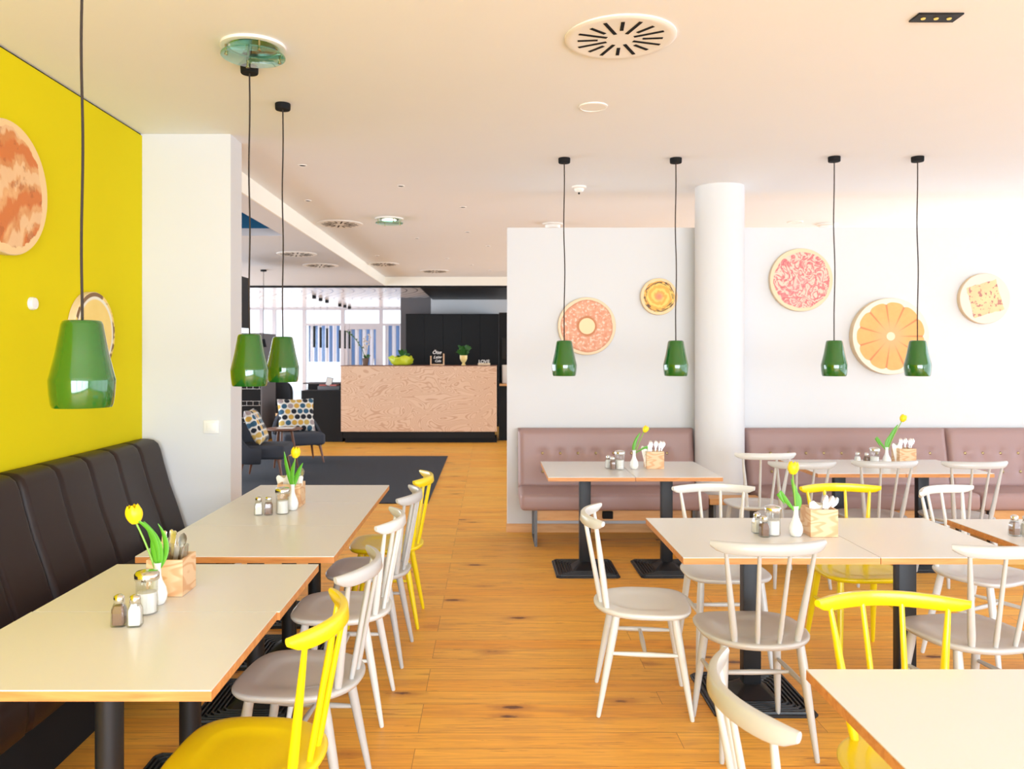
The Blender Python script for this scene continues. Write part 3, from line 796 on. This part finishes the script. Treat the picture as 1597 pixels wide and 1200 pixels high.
# ------------------------------------------------------------------ benches
def tufted(b, w, h, t, btn, axis='x', rr=.03):
    """front skin of a cushion in local x-z, facing -y, dimples at btn"""
    nx, nz = int(w/.028), int(h/.024); F = []
    for j in range(nz+1):
        row = []
        for i in range(nx+1):
            x = w*i/nx; z = h*j/nz
            e = min(x, w-x, z, h-z); rd = rr*(1-math.sqrt(max(0, 1-(1-min(1, e/rr))**2)))
            dep = rd
            for bx, bz in btn:
                d2 = (x-bx)**2+(z-bz)**2; dep += .018*math.exp(-d2/.0009) + .014*math.exp(-d2/.0045)
            row.append((x, -t+dep, z))
        F.append(row)
    def perim(F):
        p = F[0][:] + [F[j][-1] for j in range(1, nz)] + F[nz][::-1] + [F[j][0] for j in range(nz-1, 0, -1)]; return p
    bm = bmesh.new(); V = [[bm.verts.new(p) for p in r] for r in F]
    for j in range(nz):
        for i in range(nx): bm.faces.new((V[j][i], V[j][i+1], V[j+1][i+1], V[j+1][i]))
    pv = V[0][:] + [V[j][-1] for j in range(1, nz)] + V[nz][::-1] + [V[j][0] for j in range(nz-1, 0, -1)]
    bk_ = [bm.verts.new((v.co.x, 0, v.co.z)) for v in pv]
    for k in range(len(pv)):
        q = (k+1) % len(pv); bm.faces.new((pv[q], pv[k], bk_[k], bk_[q]))
    bm.faces.new(bk_); bmesh.ops.recalc_face_normals(bm, faces=bm.faces[:]); b.add(bm)
def make_mauve(label, x0, w, btn_x, leg_x):
    r = thing('upholstered_bench', label, 'bench', (x0, 7.06, 0), 0, 'mauve leather benches along the back wall')
    lean = .10
    btns = [(x-x0, z) for z in (.29, .135) for x in btn_x]
    b = MB(); tufted(b, w, .50, .10, btns)
    o = b.build('backrest', M['leather_mauve'], r, smooth=70); o.location = (0, -.02, .425); 
    o.data.transform(Matrix.Shear('XY', 4, (0, 0)) if False else Matrix.Identity(4))
    for v in o.data.vertices:   # lean the back: bottom further forward
        v.co.y -= lean*(1-v.co.z/.50)
    for bx, bz in btns:
        dep = .028
        MB().lathe([(.001, -.007), (.009, -.006), (.0140, 0), (.0140, .004), (.001, .004)], None, 16, (bx, -.12+dep-lean*(1-bz/.5)-.0, .425+bz), 'Y').build('button', M['brass'], r, smooth=60)
    b = MB(); b.box((w/2, -.335, .38), (w, .59, .14), None, .035, 4)
    b.build('seat', M['leather_mauve'], r, smooth=60)
    MB().box((w/2+.02, -.46, .245), (w-.22, .03, .085), None, .003, 1).build('oak_beam', M['oak'], r, smooth=0)
    for lx in leg_x:
        b = MB()
        b.box((lx, -.50, .155), (.022, .045, .31)); b.box((lx, -.30, .295), (.022, .36, .03)); b.box((lx, -.12, .155), (.022, .045, .31)); b.box((lx, -.31, .012), (.022, .36, .022))
        b.build('leg', M['dark_steel'], r, smooth=0)
    return r
b1 = make_mauve('shorter mauve button-tufted leather bench left of the white column', .24, 1.52, [.449+.1535*i for i in range(8)], [.13, 1.42])
MB().box((.72, -.49, .253), (.085, .035, .06), None, .004, 1).build('socket_box', M['black_matt'], b1, smooth=0)
make_mauve('long mauve button-tufted leather bench right of the white column', 2.21, 1.735, [2.42+.153*i for i in range(10)], [.13, 1.62])
make_mauve('mauve button-tufted bench section at right picture edge beyond the upholstery gap', 3.955, 1.5, [4.10+.153*i for i in range(9)], [.13, 1.4])
sh = thing('corner_shelf', 'oak shelf board in front of the column between the two mauve benches', 'shelf', (1.985, 6.56, 0))
MB().box((0, 0, .378), (.43, .18, .05), None, .003, 1).build('board', M['oak'], sh, smooth=0)
for sx in (-1, 1): MB().box((sx*.17, 0, .1765), (.022, .14, .353)).build('leg', M['dark_steel'], sh, smooth=0)

def make_brown(label, y0, L, nch):
    """channel-tufted bench against the left wall; local x is the depth into the room, y runs along"""
    r = thing('upholstered_bench', label, 'bench', (-2.258, y0, 0), 0, 'dark brown channel benches on the yellow wall')
    prof = []  # (x out from wall, z) going up front, over the top, down the wall
    N = int(L/.012); rings = []
    cw_ = L/nch
    for i in range(N+1):
        y = L*i/N; f = (y/cw_) % 1 if 0 < i < N else 0
        seam = abs(f-.5)*2; g = .012*max(0, (seam-.86)/.14)**1.5 + (.018 if i in (0, N) else (.006 if i in (1, N-1) else 0))
        pts = []
        for x, z, k in [(.0, .42, 0), (.29, .42, .6), (.30, .46, 1), (.255, .60, 1), (.205, .74, 1), (.165, .88, 1), (.145, .96, 1), (.128, 1.0, 1), (.10, 1.022, 1), (.06, 1.03, 1), (.02, 1.03, .6), (.0, 1.025, 0)]:
            pts.append((x-g*k, y, z-(g*k if z > .95 else 0)))
        rings.append(pts)
    MB().grid(rings).build('backrest', M['leather_brown'], r, smooth=60)
    b = MB(); rings = []
    for i in range(N+1):
        y = L*i/N; f = (y/cw_) % 1 if 0 < i < N else 0
        seam = abs(f-.5)*2; g = .010*max(0, (seam-.86)/.14)**1.5 + (.015 if i in (0, N) else 0)
        rings.append([(.05, y, .27+g), (.66, y, .27+g), (.695-g, y, .29), (.705-g, y, .34), (.705-g, y, .40), (.69-g, y, .435-g), (.66, y, .45-g), (.05, y, .45-g)])
    b.grid(rings).build('seat', M['leather_brown'], r, smooth=60)
    MB().box((.33, L/2, .135), (.56, L-.06, .268)).build('plinth', M['black_matt'], r, smooth=0)
    return r
make_brown('dark brown channelled leather bench at the far end of the yellow wall', 3.63, 1.53, 5)
make_brown('dark brown channelled leather bench nearest us along the yellow wall', 2.10, 1.52, 5)

# ------------------------------------------------------------------ round food pictures
def disc(label, cx, cz, R, m, wall='back', th=.042):
    if wall == 'back': loc, rz = (cx, 7.079, cz), 0
    else: loc, rz = (-2.259, cx, cz), R90
    r = thing('round_picture', label, 'picture', loc, rz, 'round printed food pictures')
    b = MB(); b.lathe([(R*.98, 0), (R, -.003), (R, -th+.003), (R-.003, -th)], None, 72, axis='Y'); b.build('rim', M['birch_rim'], r, smooth=30)
    MB().lathe([(R-.003, -th+.001), (R-.003, -th-.0015)], None, 72, axis='Y').build('printed_face', m, r, smooth=30)
    return r
disc('round picture of a brown ring cake, left of the column', .847, 1.818, .254, art_ring(.254))
disc('small round picture of an orange and dark edged swirl, just left of the column', 1.48, 2.078, .162, art_leafy(.162))
disc('round picture of pink and red shreds, first right of the column', 2.73, 2.225, .277, art_red(.277))
disc('largest round picture on the white wall, an orange citrus slice', 3.50, 1.728, .335, art_citrus(.335), th=.07)
disc('round picture of a square toast, farthest right on the white wall', 4.34, 2.06, .222, art_toast(.222), th=.045)
disc('big round bread picture on the yellow wall, cut by the left picture edge', 3.70, 2.34, .31, art_bread(.31), 'left')
disc('round picture on the yellow wall mostly hidden behind the nearest pendant', 4.50, 1.69, .23, art_edge(.23), 'left')
tag(MB().lathe([(.032, 0), (.032, .012), (.028, .022), (.001, .024)], None, 32, axis='X').build('wall_sensor', M['plastic_white'], loc=(-2.259, 3.94, 1.82), smooth=50), 'small round white sensor on the yellow wall between the pictures', 'sensor')
sw = thing('light_switch', 'white square switch plate on the white wall beside the yellow wall', 'switch', (P(330, 5.2), 5.2, 1.10))
MB().box((0, -.005, 0), (.10, .01, .085), None, .003, 2).build('plate', M['plastic_white'], sw)
MB().box((0, -.012, 0), (.055, .006, .055), None, .002, 2).build('rocker', M['plastic_white'], sw)

# ------------------------------------------------------------------ ceiling fittings
def cpos(px, py, z=3.0):
    d = 1250*(z-H)/(553-py); return ((px-765)*d/1250, d, z)
def make_vent(label, mat_, dia=.50):
    r = thing('ceiling_vent', label, 'vent')
    R = dia/2
    MB().lathe([(R, 0), (R, -.006), (R-.012, -.012), (R-.03, -.010), (.001, -.010)], None, 64).build('plate', mat_, r, smooth=40)
    for k in range(16):
        a = 2*PI*k/16+.1; r0 = .065 if k % 2 == 0 else .10; r1 = R*.80 if k % 2 == 0 else R*.76
        MB().box(((r0+r1)/2, 0, -.0105), (r1-r0, .016, .003), rot=None).build('slot', M['black_matt'], r, smooth=0).rotation_euler.z = a
    return r
v = make_vent('largest round slotted air vent in the cream ceiling above the room', M['plastic_white']); v.location = cpos(967, 58); v.rotation_euler.z = .2
VG = 'round slotted ceiling vents'; v['group'] = VG
for px, py, z, lab in [(530, 349, 3.0, 'round slotted vent in the high lobby ceiling left of the glass light'), (598, 412, 3.0, 'smaller round vent farther back beside the cream soffit'),
                       (678, 423, 3.0, 'brownish round vent farthest back in the high lobby ceiling'), (463, 396, 2.84, 'pale round vent in the lower lobby ceiling, nearer one'),
                       (500, 414, 2.84, 'pale round vent in the lower lobby ceiling, farther one')]:
    dup(v, lab, cpos(px, py, z), .2, VG)
def make_glasslight(label, glow):
    r = thing('ceiling_light', label, 'ceiling light', group='ceiling lights with a glass disc')
    MB().lathe([(.148, 0), (.148, -.012), (.140, -.014), (.12, -.013), (.12, -.006), (.001, -.006)], None, 56).build('housing', M['plastic_white'], r, smooth=40)
    MB().lathe([(.110, -.008), (.095, -.014), (.001, -.016)], None, 48).build('reflector', M['chrome'], r, smooth=40)
    if glow:
        MB().lathe([(.075, -.017), (.07, -.024), (.001, -.026)], None, 40).build('lamp', M['lamp_glow'], r, smooth=40)
    MB().lathe([(.001, -.044), (.142, -.044), (.145, -.046), (.145, -.050), (.142, -.052), (.001, -.052)], None, 64).build('glass_disc', M['glass_green'], r, smooth=40)
    for k in range(4):
        a = PI/2*k+.5; MB().lathe([(.005, -.010), (.005, -.056), (.008, -.056), (.008, -.062), (.001, -.063)], None, 16, (.122*math.cos(a), .122*math.sin(a), 0)).build('screw', M['brass'], r)
    return r
g = make_glasslight('round ceiling light with green glass disc beside the left pendant lamps', False); g.location = cpos(395, 72)
g = make_glasslight('small lit round glass ceiling light over the lobby', True); g.location = cpos(607, 341)
sp_ = MB().lathe([(.083, 0), (.083, -.006), (.073, -.009), (.073, -.006), (.001, -.006)], None, 48).build('ceiling_speaker', M['plastic_white'], smooth=40); sp_.location = cpos(925, 166)
tag(sp_, 'flush round white ceiling disc below the large vent', 'speaker', 'flat round ceiling fittings')
dup(sp_, 'flat round ceiling disc above the wall right of the column', cpos(1240, 346))
sd = thing('smoke_detector', 'white smoke detector with dark tip between the two pendants left of the column', 'smoke detector', cpos(903, 291))
MB().lathe([(.062, 0), (.062, -.012), (.05, -.02), (.001, -.02)], None, 40).build('base', M['plastic_white'], sd, smooth=40)
MB().lathe([(.042, -.02), (.038, -.04), (.02, -.052), (.001, -.052)], None, 32).build('sensor_head', M['plastic_white'], sd, smooth=50)
MB().lathe([(.009, -.052), (.007, -.066), (.001, -.067)], None, 16).build('tip', M['black_matt'], sd, smooth=50)
for px, py, lab in [(862, 349, 'ceiling detector just above the partition by the ring cake lamp'), (1290, 350, 'ceiling detector just above the partition right of the column')]:
    q = thing('smoke_detector', lab, 'smoke detector', cpos(px, py))
    MB().lathe([(.11, 0), (.11, -.012), (.085, -.02), (.08, -.05), (.001, -.05)], None, 40).build('base', M['plastic_white'], q, smooth=40)
dl = thing('recessed_downlight', 'black rectangular recessed light with three amber spots, top right of ceiling', 'ceiling light', cpos(1460, 26))
MB().box((0, 0, -.004), (.19, .085, .008), None, .002, 1).build('housing', M['black'], dl)
for k in range(3): MB().lathe([(.010, -.008), (.008, -.012), (.001, -.013)], None, 20, ((k-1)*.055, 0, 0)).build('spot', M['halogen'], dl)
spl = [(472, 258, 'nearest small dark spotlight in the lobby ceiling, above the left pendants'), (480, 313, 'small dark spotlight above the round vent left of the glass light'),
       (625, 290, 'small dark spotlight above the glass ceiling light'), (722, 323, 'small dark spotlight right of the glass ceiling light, nearest the partition'),
       (650, 372, 'small dark spotlight just below right of the glass ceiling light'), (729, 362, 'small dark spotlight below the one nearest the partition'),
       (588, 399, 'tiny spotlight just above the smaller round vent'), (697, 403, 'tiny spotlight above the brownish far vent'),
       (761, 384, 'tiny spotlight close to the partition corner'), (735, 413, 'tiny spotlight right of the brownish far vent'), (764, 422, 'tiny spotlight farthest back beside the partition')]
s0 = None
for px, py, lab in spl:
    if s0 is None:
        s0 = thing('recessed_spotlight', lab, 'spotlight', cpos(px, py), 0, 'small recessed lobby spotlights')
        MB().lathe([(.034, 0), (.034, -.004), (.026, -.005), (.025, -.002), (.001, -.002)], None, 24).build('ring', M['plastic_white'], s0)
        MB().lathe([(.025, -.0025), (.001, -.003)], None, 24).build('lens', M['black_matt'], s0)
    else: dup(s0, lab, cpos(px, py))

# ------------------------------------------------------------------ lobby: rug, counter, cabinets
tag(MB().box((-3.4, 10.36, .006), (5.49, 3.88, .012), None, .003, 1).build('rug', M['rug'], smooth=0), 'dark blue-grey woven rug on the oak lobby floor', 'rug')
cn = thing('reception_counter', 'long reception counter faced in wavy-grained pale birch on a black plinth', 'counter', (-1.27, 14.2, 0))
MB().box((0, .02, .785), (2.76, .04, 1.17), None, .002, 1).build('front_panel', M['veneer'], cn, smooth=0)
MB().box((0, .36, .72), (2.70, .64, 1.28)).build('body', M['black'], cn, smooth=0)
MB().box((0, .355, 1.367), (2.78, .72, .012)).build('countertop', M['walnut'], cn, smooth=0)
MB().box((.035, .35, .04), (2.70, .58, .08)).build('plinth', M['black_matt'], cn, smooth=0)
ZC = 1.373
sc = thing('side_cabinet', 'low black side cabinet at the left end of the birch counter', 'cabinet', (-3.02, 14.9, 0))
MB().box((0, -.28, .46), (.74, .52, .92), None, .003, 1).build('front_body', M['black'], sc, smooth=0)
MB().box((0, .25, .51), (.74, .54, 1.02), None, .003, 1).build('rear_body', M['black'], sc, smooth=0)
MB().box((-.04, .25, 1.03), (.84, .56, .02)).build('worktop', M['grey_panel'], sc, smooth=0)
tr = tag(MB().box((-2.93, 14.62, .9575), (.40, .24, .075), None, .006, 2).build('leaflet_tray', M['tray']), 'grey tray of leaflets on the low black side cabinet', 'tray')
bl = thing('tablet_stand', 'small tablet leaning on the leaflet tray', 'tablet', (-2.95, 14.63, 1.05)); bl.rotation_euler = (-.35, .2, 0)
MB().box((0, 0, .02), (.12, .012, .17), None, .004, 2).build('tablet_body', M['grey_panel'], bl)
MB().box((0, -.007, .02), (.10, .002, .15)).build('screen', M['plastic_white'], bl, smooth=0)
for k, (x, z, lab) in enumerate([(-3.06, .995, 'red leaflet stack at left in the tray'), (-2.84, .995, 'pinkish leaflets at right in the tray')]):
    tag(MB().box((0, 0, .013), (.13, .16, .026), None, .004, 1).build('leaflet_stack', M['pink'], loc=(x, 14.62, z), smooth=0, rotz=.2-.4*k), lab, 'leaflets', 'leaflets in the grey tray')
tag(MB().lathe([(.001, 0), (.05, 0), (.07, .04), (.05, .09), (.03, .11), (.05, .14), (.045, .14), (.02, .11), (.001, .1)], None, 24).build('black_pot', M['black'], loc=(-2.76, 15.15, 1.04), smooth=60), 'small black pot at the counter end of the side cabinet', 'pot')

cb = thing('tall_cabinet', 'wall of tall black cupboards behind the birch counter', 'cabinet', (-1.84, 17.37, 0))
MB().box((1.01, .32, 1.225), (2.02, .56, 2.45)).build('carcass', M['black_matt'], cb, smooth=0)
for k in range(5):
    MB().box((.202+k*.404, .03, 1.26), (.396, .02, 2.36), None, .003, 1).build('door', M['black'], cb, smooth=0)
nk = thing('bar_unit', 'black bar unit with oak shelf at the right end of the counter', 'cabinet', (.16, 14.9, 0))
MB().box((.39, .28, 1.175), (.78, .50, 2.35)).build('upper_body', M['black_matt'], nk, smooth=0)
MB().box((.43, -.05, .5), (.86, .50, 1.0)).build('lower_body', M['black'], nk, smooth=0)
MB().box((.50, -.15, 1.018), (1.0, .60, .035)).build('oak_shelf', M['oak'], nk, smooth=0)
MB().box((.13, .02, 1.68), (.16, .02, .40), None, .004, 1).build('dark_window', M['glass_dark'], nk, smooth=0)
tag(MB().box((.33, 14.75, 1.2065), (.24, .28, .34), None, .02, 3).build('coffee_machine', M['plastic_white']), 'pale machine on the oak shelf beside the partition edge', 'appliance')

# things on the counter
def leafclump(b, n, rad, h, lw, seed, base=(0, 0, 0)):
    rnd = random.Random(seed)
    for k in range(n):
        a = rnd.uniform(0, 2*PI); q = rnd.uniform(.35, 1); e = (base[0]+rad*q*math.cos(a), base[1]+rad*q*math.sin(a), base[2]+h*rnd.uniform(.35, 1))
        blade(b, base, e, lw*rnd.uniform(.7, 1.2), (0, 0, h*rnd.uniform(0, .25)), 6)
orc = thing('potted_orchid', 'orchid with tall arching stems in a brown pot, leftmost on the counter', 'plant', (P(570, 14.4), 14.4, ZC))
MB().lathe([(.001, 0), (.045, 0), (.060, .13), (.054, .13), (.045, .11), (.001, .11)], None, 28).build('pot', M['pot_brown'], orc, smooth=40)
b = MB(); leafclump(b, 8, .10, .10, .02, 3, (0, 0, .11)); b.build('leaves', M['dark_leaf'], orc, smooth=60)
for k, pts in enumerate([[(0, 0, .1), (-.06, 0, .30), (-.20, 0, .50), (-.33, 0, .60)], [(0, 0, .1), (.03, 0, .3), (.06, 0, .45), (.07, 0, .56)], [(0, 0, .1), (-.02, 0, .28), (-.03, 0, .4), (.0, 0, .5)]]):
    b = MB(); b.tube(pts, .006); rnd = random.Random(k)
    for j in range(9):
        u = .35+.65*j/8; i = min(int(u*3), 2); f = u*3-i; p = Vector(pts[i]).lerp(Vector(pts[i+1]), f)
        q = p+Vector((rnd.uniform(-.03, .03), rnd.uniform(-.03, .03), rnd.uniform(-.01, .03)))
        b.tube([p, q], .003); b.lathe([(.001, -.014), (.016, -.004), (.018, .004), (.001, .014)], None, 8, q)
    b.build('flower_spray', M['blossom'] if k else M['dark_leaf'], orc, smooth=60)
wp = thing('wrapped_plant', 'leafy plant wrapped in lime green film on the counter', 'plant', (P(626, 14.4), 14.4, ZC))
rings = []
for z, rr in [(0, .12), (.04, .17), (.09, .18), (.13, .20), (.16, .16), (.12, .12)]:
    rings.append([((rr*(1+.12*math.sin(5*a+z*30)))*1.1*math.cos(a), (rr*(1+.12*math.sin(5*a+z*30)))*.7*math.sin(a), z+(.02*math.sin(4*a) if z > .1 else 0)) for a in [2*PI*k/40 for k in range(40)]])
MB().grid(rings).build('film_wrap', M['wrap'], wp, smooth=60)
b = MB(); leafclump(b, 16, .14, .20, .028, 5, (.03, 0, .10)); b.build('leaves', M['dark_leaf'], wp, smooth=60)

bd = thing('chalkboard_stand', 'small black chalkboard in a light wood stand with white handwriting on the counter', 'sign', (P(682, 14.35), 14.35, ZC))
b = MB(); b.box((-.115, 0, .085), (.022, .03, .17)); b.box((.115, 0, .105), (.022, .03, .21)); b.box((0, 0, .012), (.25, .07, .024)); b.build('wood_stand', M['pine'], bd, smooth=0)
MB().box((0, 0, .15), (.20, .008, .26)).build('slate', M['black_matt'], bd, smooth=0)
def text_obj(s, size, loc, m, parent, ext=.002, name='lettering', shear=0):
    c = D.curves.new('txt', 'FONT'); c.body = s; c.size = size; c.extrude = ext; c.align_x = 'CENTER'; c.shear = shear; c.offset = size*.012
    o = D.objects.new('txt', c); COL.objects.link(o); bpy.context.view_layer.update()
    me = D.meshes.new_from_object(o.evaluated_get(bpy.context.evaluated_depsgraph_get())); D.objects.remove(o)
    me.materials.clear(); me.materials.append(m)
    q = D.objects.new(name, me); COL.objects.link(q); q.rotation_euler = (PI/2, 0, 0); q.location = loc; q.parent = parent; return q
text_obj('Öise', .085, (-.01, -.007, .205), M['plastic_white'], bd, shear=.3)
text_obj('Leiw', .075, (-.0, -.007, .125), M['plastic_white'], bd, shear=.4)
text_obj('Cafe', .06, (.01, -.007, .06), M['plastic_white'], bd, shear=.3)
pp = thing('potted_plant', 'bushy green plant in a cream egg-cup pot on the counter', 'plant', (P(723, 14.4), 14.4, ZC))
MB().lathe([(.001, 0), (.045, 0), (.035, .02), (.02, .04), (.05, .08), (.066, .12), (.068, .18), (.062, .18), (.058, .15), (.001, .15)], None, 32).build('pot', M['pot_yellow'], pp, smooth=50)
b = MB(); leafclump(b, 46, .15, .22, .030, 9, (0, 0, .15)); b.build('leaves', M['dark_leaf'], pp, smooth=60)
lv = thing('word_ornament', 'white LOVE letter ornament on the right end of the counter', 'ornament', (P(755, 14.35), 14.35, ZC))
MB().box((0, 0, .02), (.22, .05, .04)).build('block', M['birch_rim'], lv, smooth=0)
for ch, x in zip('LOVE', (-.078, -.028, .028, .078)): text_obj(ch, .085, (x, 0, .04), M['plastic_white'], lv, .008, 'letter')

# lobby seating
def rbox(b, c, s, bev, rot=None): b.box(c, s, None, bev, 5, rot)
def make_armchair(label, loc, rz):
    r = thing('armchair', label, 'armchair', loc, rz, 'dark grey lobby armchairs')   # faces local -y
    b = MB(); rbox(b, (0, -.02, .34), (.60, .60, .17), .045); b.build('seat', M['fabric_grey'], r, smooth=60)
    rings = []; n = 24
    for i in range(n+1):
        a = PI*(-.12+1.24*i/n); ux = math.cos(a); uy = math.sin(a)
        hgt = .40+.40*max(0, math.sin(a))**1.3
        x, y = .31*ux, .08+.27*uy; rings.append([(x*1.0, y, .20), (x*1.12, y+.05*uy, .22), (x*1.2, y+.08*uy, .26+hgt-.02 if False else .26+(hgt-.40)+.1), (x*1.15, y+.07*uy, hgt), (x*1.02, y+.02*uy, hgt-.01), (x*.98, y, hgt*.6)])
    b = MB(); b.grid(rings); b.build('backrest', M['fabric_grey'], r, smooth=70)
    for sx in (-1, 1):
        for sy in (-1, 1): MB().tube([(sx*.23, sy*.21-.02, .27), (sx*.28, sy*.27-.02, 0)], [.022, .011], seg=12).build('leg', M['walnut'], r)
    return r
def make_cushion(label, loc, rot):
    b = MB(); n = 16; w, t = .46, .075; bm = bmesh.new()
    rings = []
    for j in range(n+1):
        v_ = -1+2*j/n; row = []
        for i in range(n+1):
            u = -1+2*i/n; th = t*((1-u**4)*(1-v_**4))**.5; row.append((u*w/2*(1-.06*(1-abs(v_))), -th, v_*w/2*(1-.06*(1-abs(u)))))
        for i in range(n, -1, -1):
            u = -1+2*i/n; th = t*((1-u**4)*(1-v_**4))**.5; row.append((u*w/2*(1-.06*(1-abs(v_))), th, v_*w/2*(1-.06*(1-abs(u)))))
        rings.append(row)
    b.grid(rings); o = b.build('patterned_cushion', M['cushion'], smooth=70); o.location = loc; o.rotation_euler = rot
    return tag(o, label, 'cushion', 'spotted lobby cushions')
make_armchair('dark grey lobby armchair nearer us, half hidden by the white wall edge', (-2.87, 10.15, .016), 1.62)
make_armchair('dark grey lobby armchair farther back beside the black side cabinet', (-2.78, 11.65, .016), .50)
make_cushion('spotted cushion in the nearer lobby armchair, seen edge on', (-2.96, 10.13, .66), (-.42, 0, 1.62))
make_cushion('spotted multicolour cushion in the farther lobby armchair', (-2.86, 11.80, .675), (-.30, 0, .42)).scale = (1.15, 1, 1.08)
st = thing('side_table', 'small round walnut side table between the lobby armchairs', 'table', (P(443, 10.9), 10.9, .012))
MB().lathe([(.001, .525), (.20, .525), (.245, .54), (.245, .552), (.235, .556), (.001, .556)], None, 48).build('tabletop', M['walnut'], st, smooth=40)
for k in range(3):
    a = 2*PI*k/3+.5; MB().tube([(.10*math.cos(a), .10*math.sin(a), .53), (.19*math.cos(a), .19*math.sin(a), 0)], [.02, .012], seg=12).build('leg', M['walnut'], st)
tag(MB().box((P(446, 10.9), 10.88, .571), (.22, .16, .004)).build('magazine', M['paper'], smooth=0), 'pale magazine lying on the round lobby side table', 'magazine')
# display cabinet, screen, pendants, far seats
dc = thing('display_cabinet', 'dark display cabinet with wire racks at the far left of the lobby', 'cabinet', (-4.1, 14.3, 0))
MB().box((-.5, .5, .975), (1.0, .80, 1.95)).build('body', M['black_matt'], dc, smooth=0)
MB().box((.01, .46, .975), (.02, .92, 1.95)).build('side_panel', M['grey_panel'], dc, smooth=0)
for k in range(5):
    b = MB(); z = .35+k*.30
    b.box((-.5, .085, z), (.96, .006, .006))
    b.box((-.5, .085, z+.08), (.96, .006, .006))
    for j in range(9): b.box((-.95+j*.1125, .085, z+.04), (.006, .006, .086))
    b.build('wire_rack', M['steel'], dc, smooth=0)
tv = thing('wall_screen', 'black flat screen hanging under the low lobby ceiling beside the wall edge', 'screen', (-3.50, 10.97, 2.305))
MB().box((0, 0, 0), (.05, 1.2, .72), None, .005, 1).build('screen_body', M['black'], tv, smooth=0)
MB().tube([(0, 0, .35), (0, 0, .535)], .02).build('ceiling_bracket', M['dark_steel'], tv)
lp = thing('lobby_pendant', 'thin black pendant in the low lobby ceiling beyond the left green lamps', 'lamp', cpos(411, 421, 2.84))
MB().lathe([(.001, 0), (.045, 0), (.045, -.025), (.001, -.025)], None, 24).build('canopy', M['black_matt'], lp)
MB().tube([(0, 0, -.02), (0, 0, -1.05)], .004, seg=8).build('cord', M['black_matt'], lp)
MB().lathe([(.001, -1.04), (.02, -1.04), (.045, -1.16), (.04, -1.16), (.001, -1.06)], None, 24).build('lamp_shade', M['black_matt'], lp)
tlab = ['nearest', 'second nearest', 'third', 'fourth', 'fifth', 'farthest']
t0 = None
for k, (px, py, zt_, zb_) in enumerate([(490, 461, 508, 540), (500, 465, 508, 540), (510, 468, 509, 540), (530, 474, 512, 541), (538, 476, 513, 541), (545, 478, 514, 541)]):
    p = cpos(px, py, 2.84); lab = '%s of the six slim black tube lamps hanging before the lobby windows' % tlab[k]
    if t0 is None:
        t0 = thing('tube_lamp', lab, 'lamp', p, 0, 'black tube lamps before the lobby windows')
        MB().box((0, 0, -.035), (.075, .075, .07), None, .004, 1).build('canopy', M['black'], t0)
        MB().tube([(0, 0, -.06), (0, 0, -.68)], .002, seg=6).build('cord', M['black_matt'], t0)
        MB().lathe([(.001, -.66), (.026, -.66), (.026, -1.12), (.001, -1.12)], None, 20).build('tube', M['black'], t0)
    else: dup(t0, lab, p)
tc = thing('tub_chair', 'black round-backed chair before the bright lobby windows', 'chair', (-4.55, 17.0, 0))
b = MB(); rings = []
for i in range(21):
    a = PI*i/20; c_, s_ = math.cos(a), math.sin(a); hh = .55+.45*s_**.6
    rings.append([(.33*c_, .10+.30*s_, .30), (.33*c_, .10+.30*s_, hh), (.28*c_, .10+.25*s_, hh), (.28*c_, .10+.25*s_, .30)])
b.grid(rings).build('backrest', M['black_matt'], tc, smooth=60)
MB().box((0, .06, .40), (.56, .5, .14), None, .04, 4).build('seat', M['black_matt'], tc)
for sx in (-1, 1):
    for sy in (-1, 1): MB().tube([(sx*.2, .06+sy*.17, .34), (sx*.24, .06+sy*.21, 0)], [.018, .010]).build('leg', M['black_matt'], tc)
so = thing('low_sofa', 'low grey sofa behind the farther lobby armchair', 'sofa', (-3.74, 15.2, 0))
MB().box((0, 0, .26), (.58, .7, .32), None, .05, 4).build('seat', M['grey_panel'], so)
MB().box((0, .30, .44), (.58, .14, .44), None, .05, 4).build('backrest', M['grey_panel'], so)
for sx in (-1, 1): MB().box((sx*.22, 0, .06), (.06, .5, .12)).build('leg', M['walnut'], so, smooth=0)
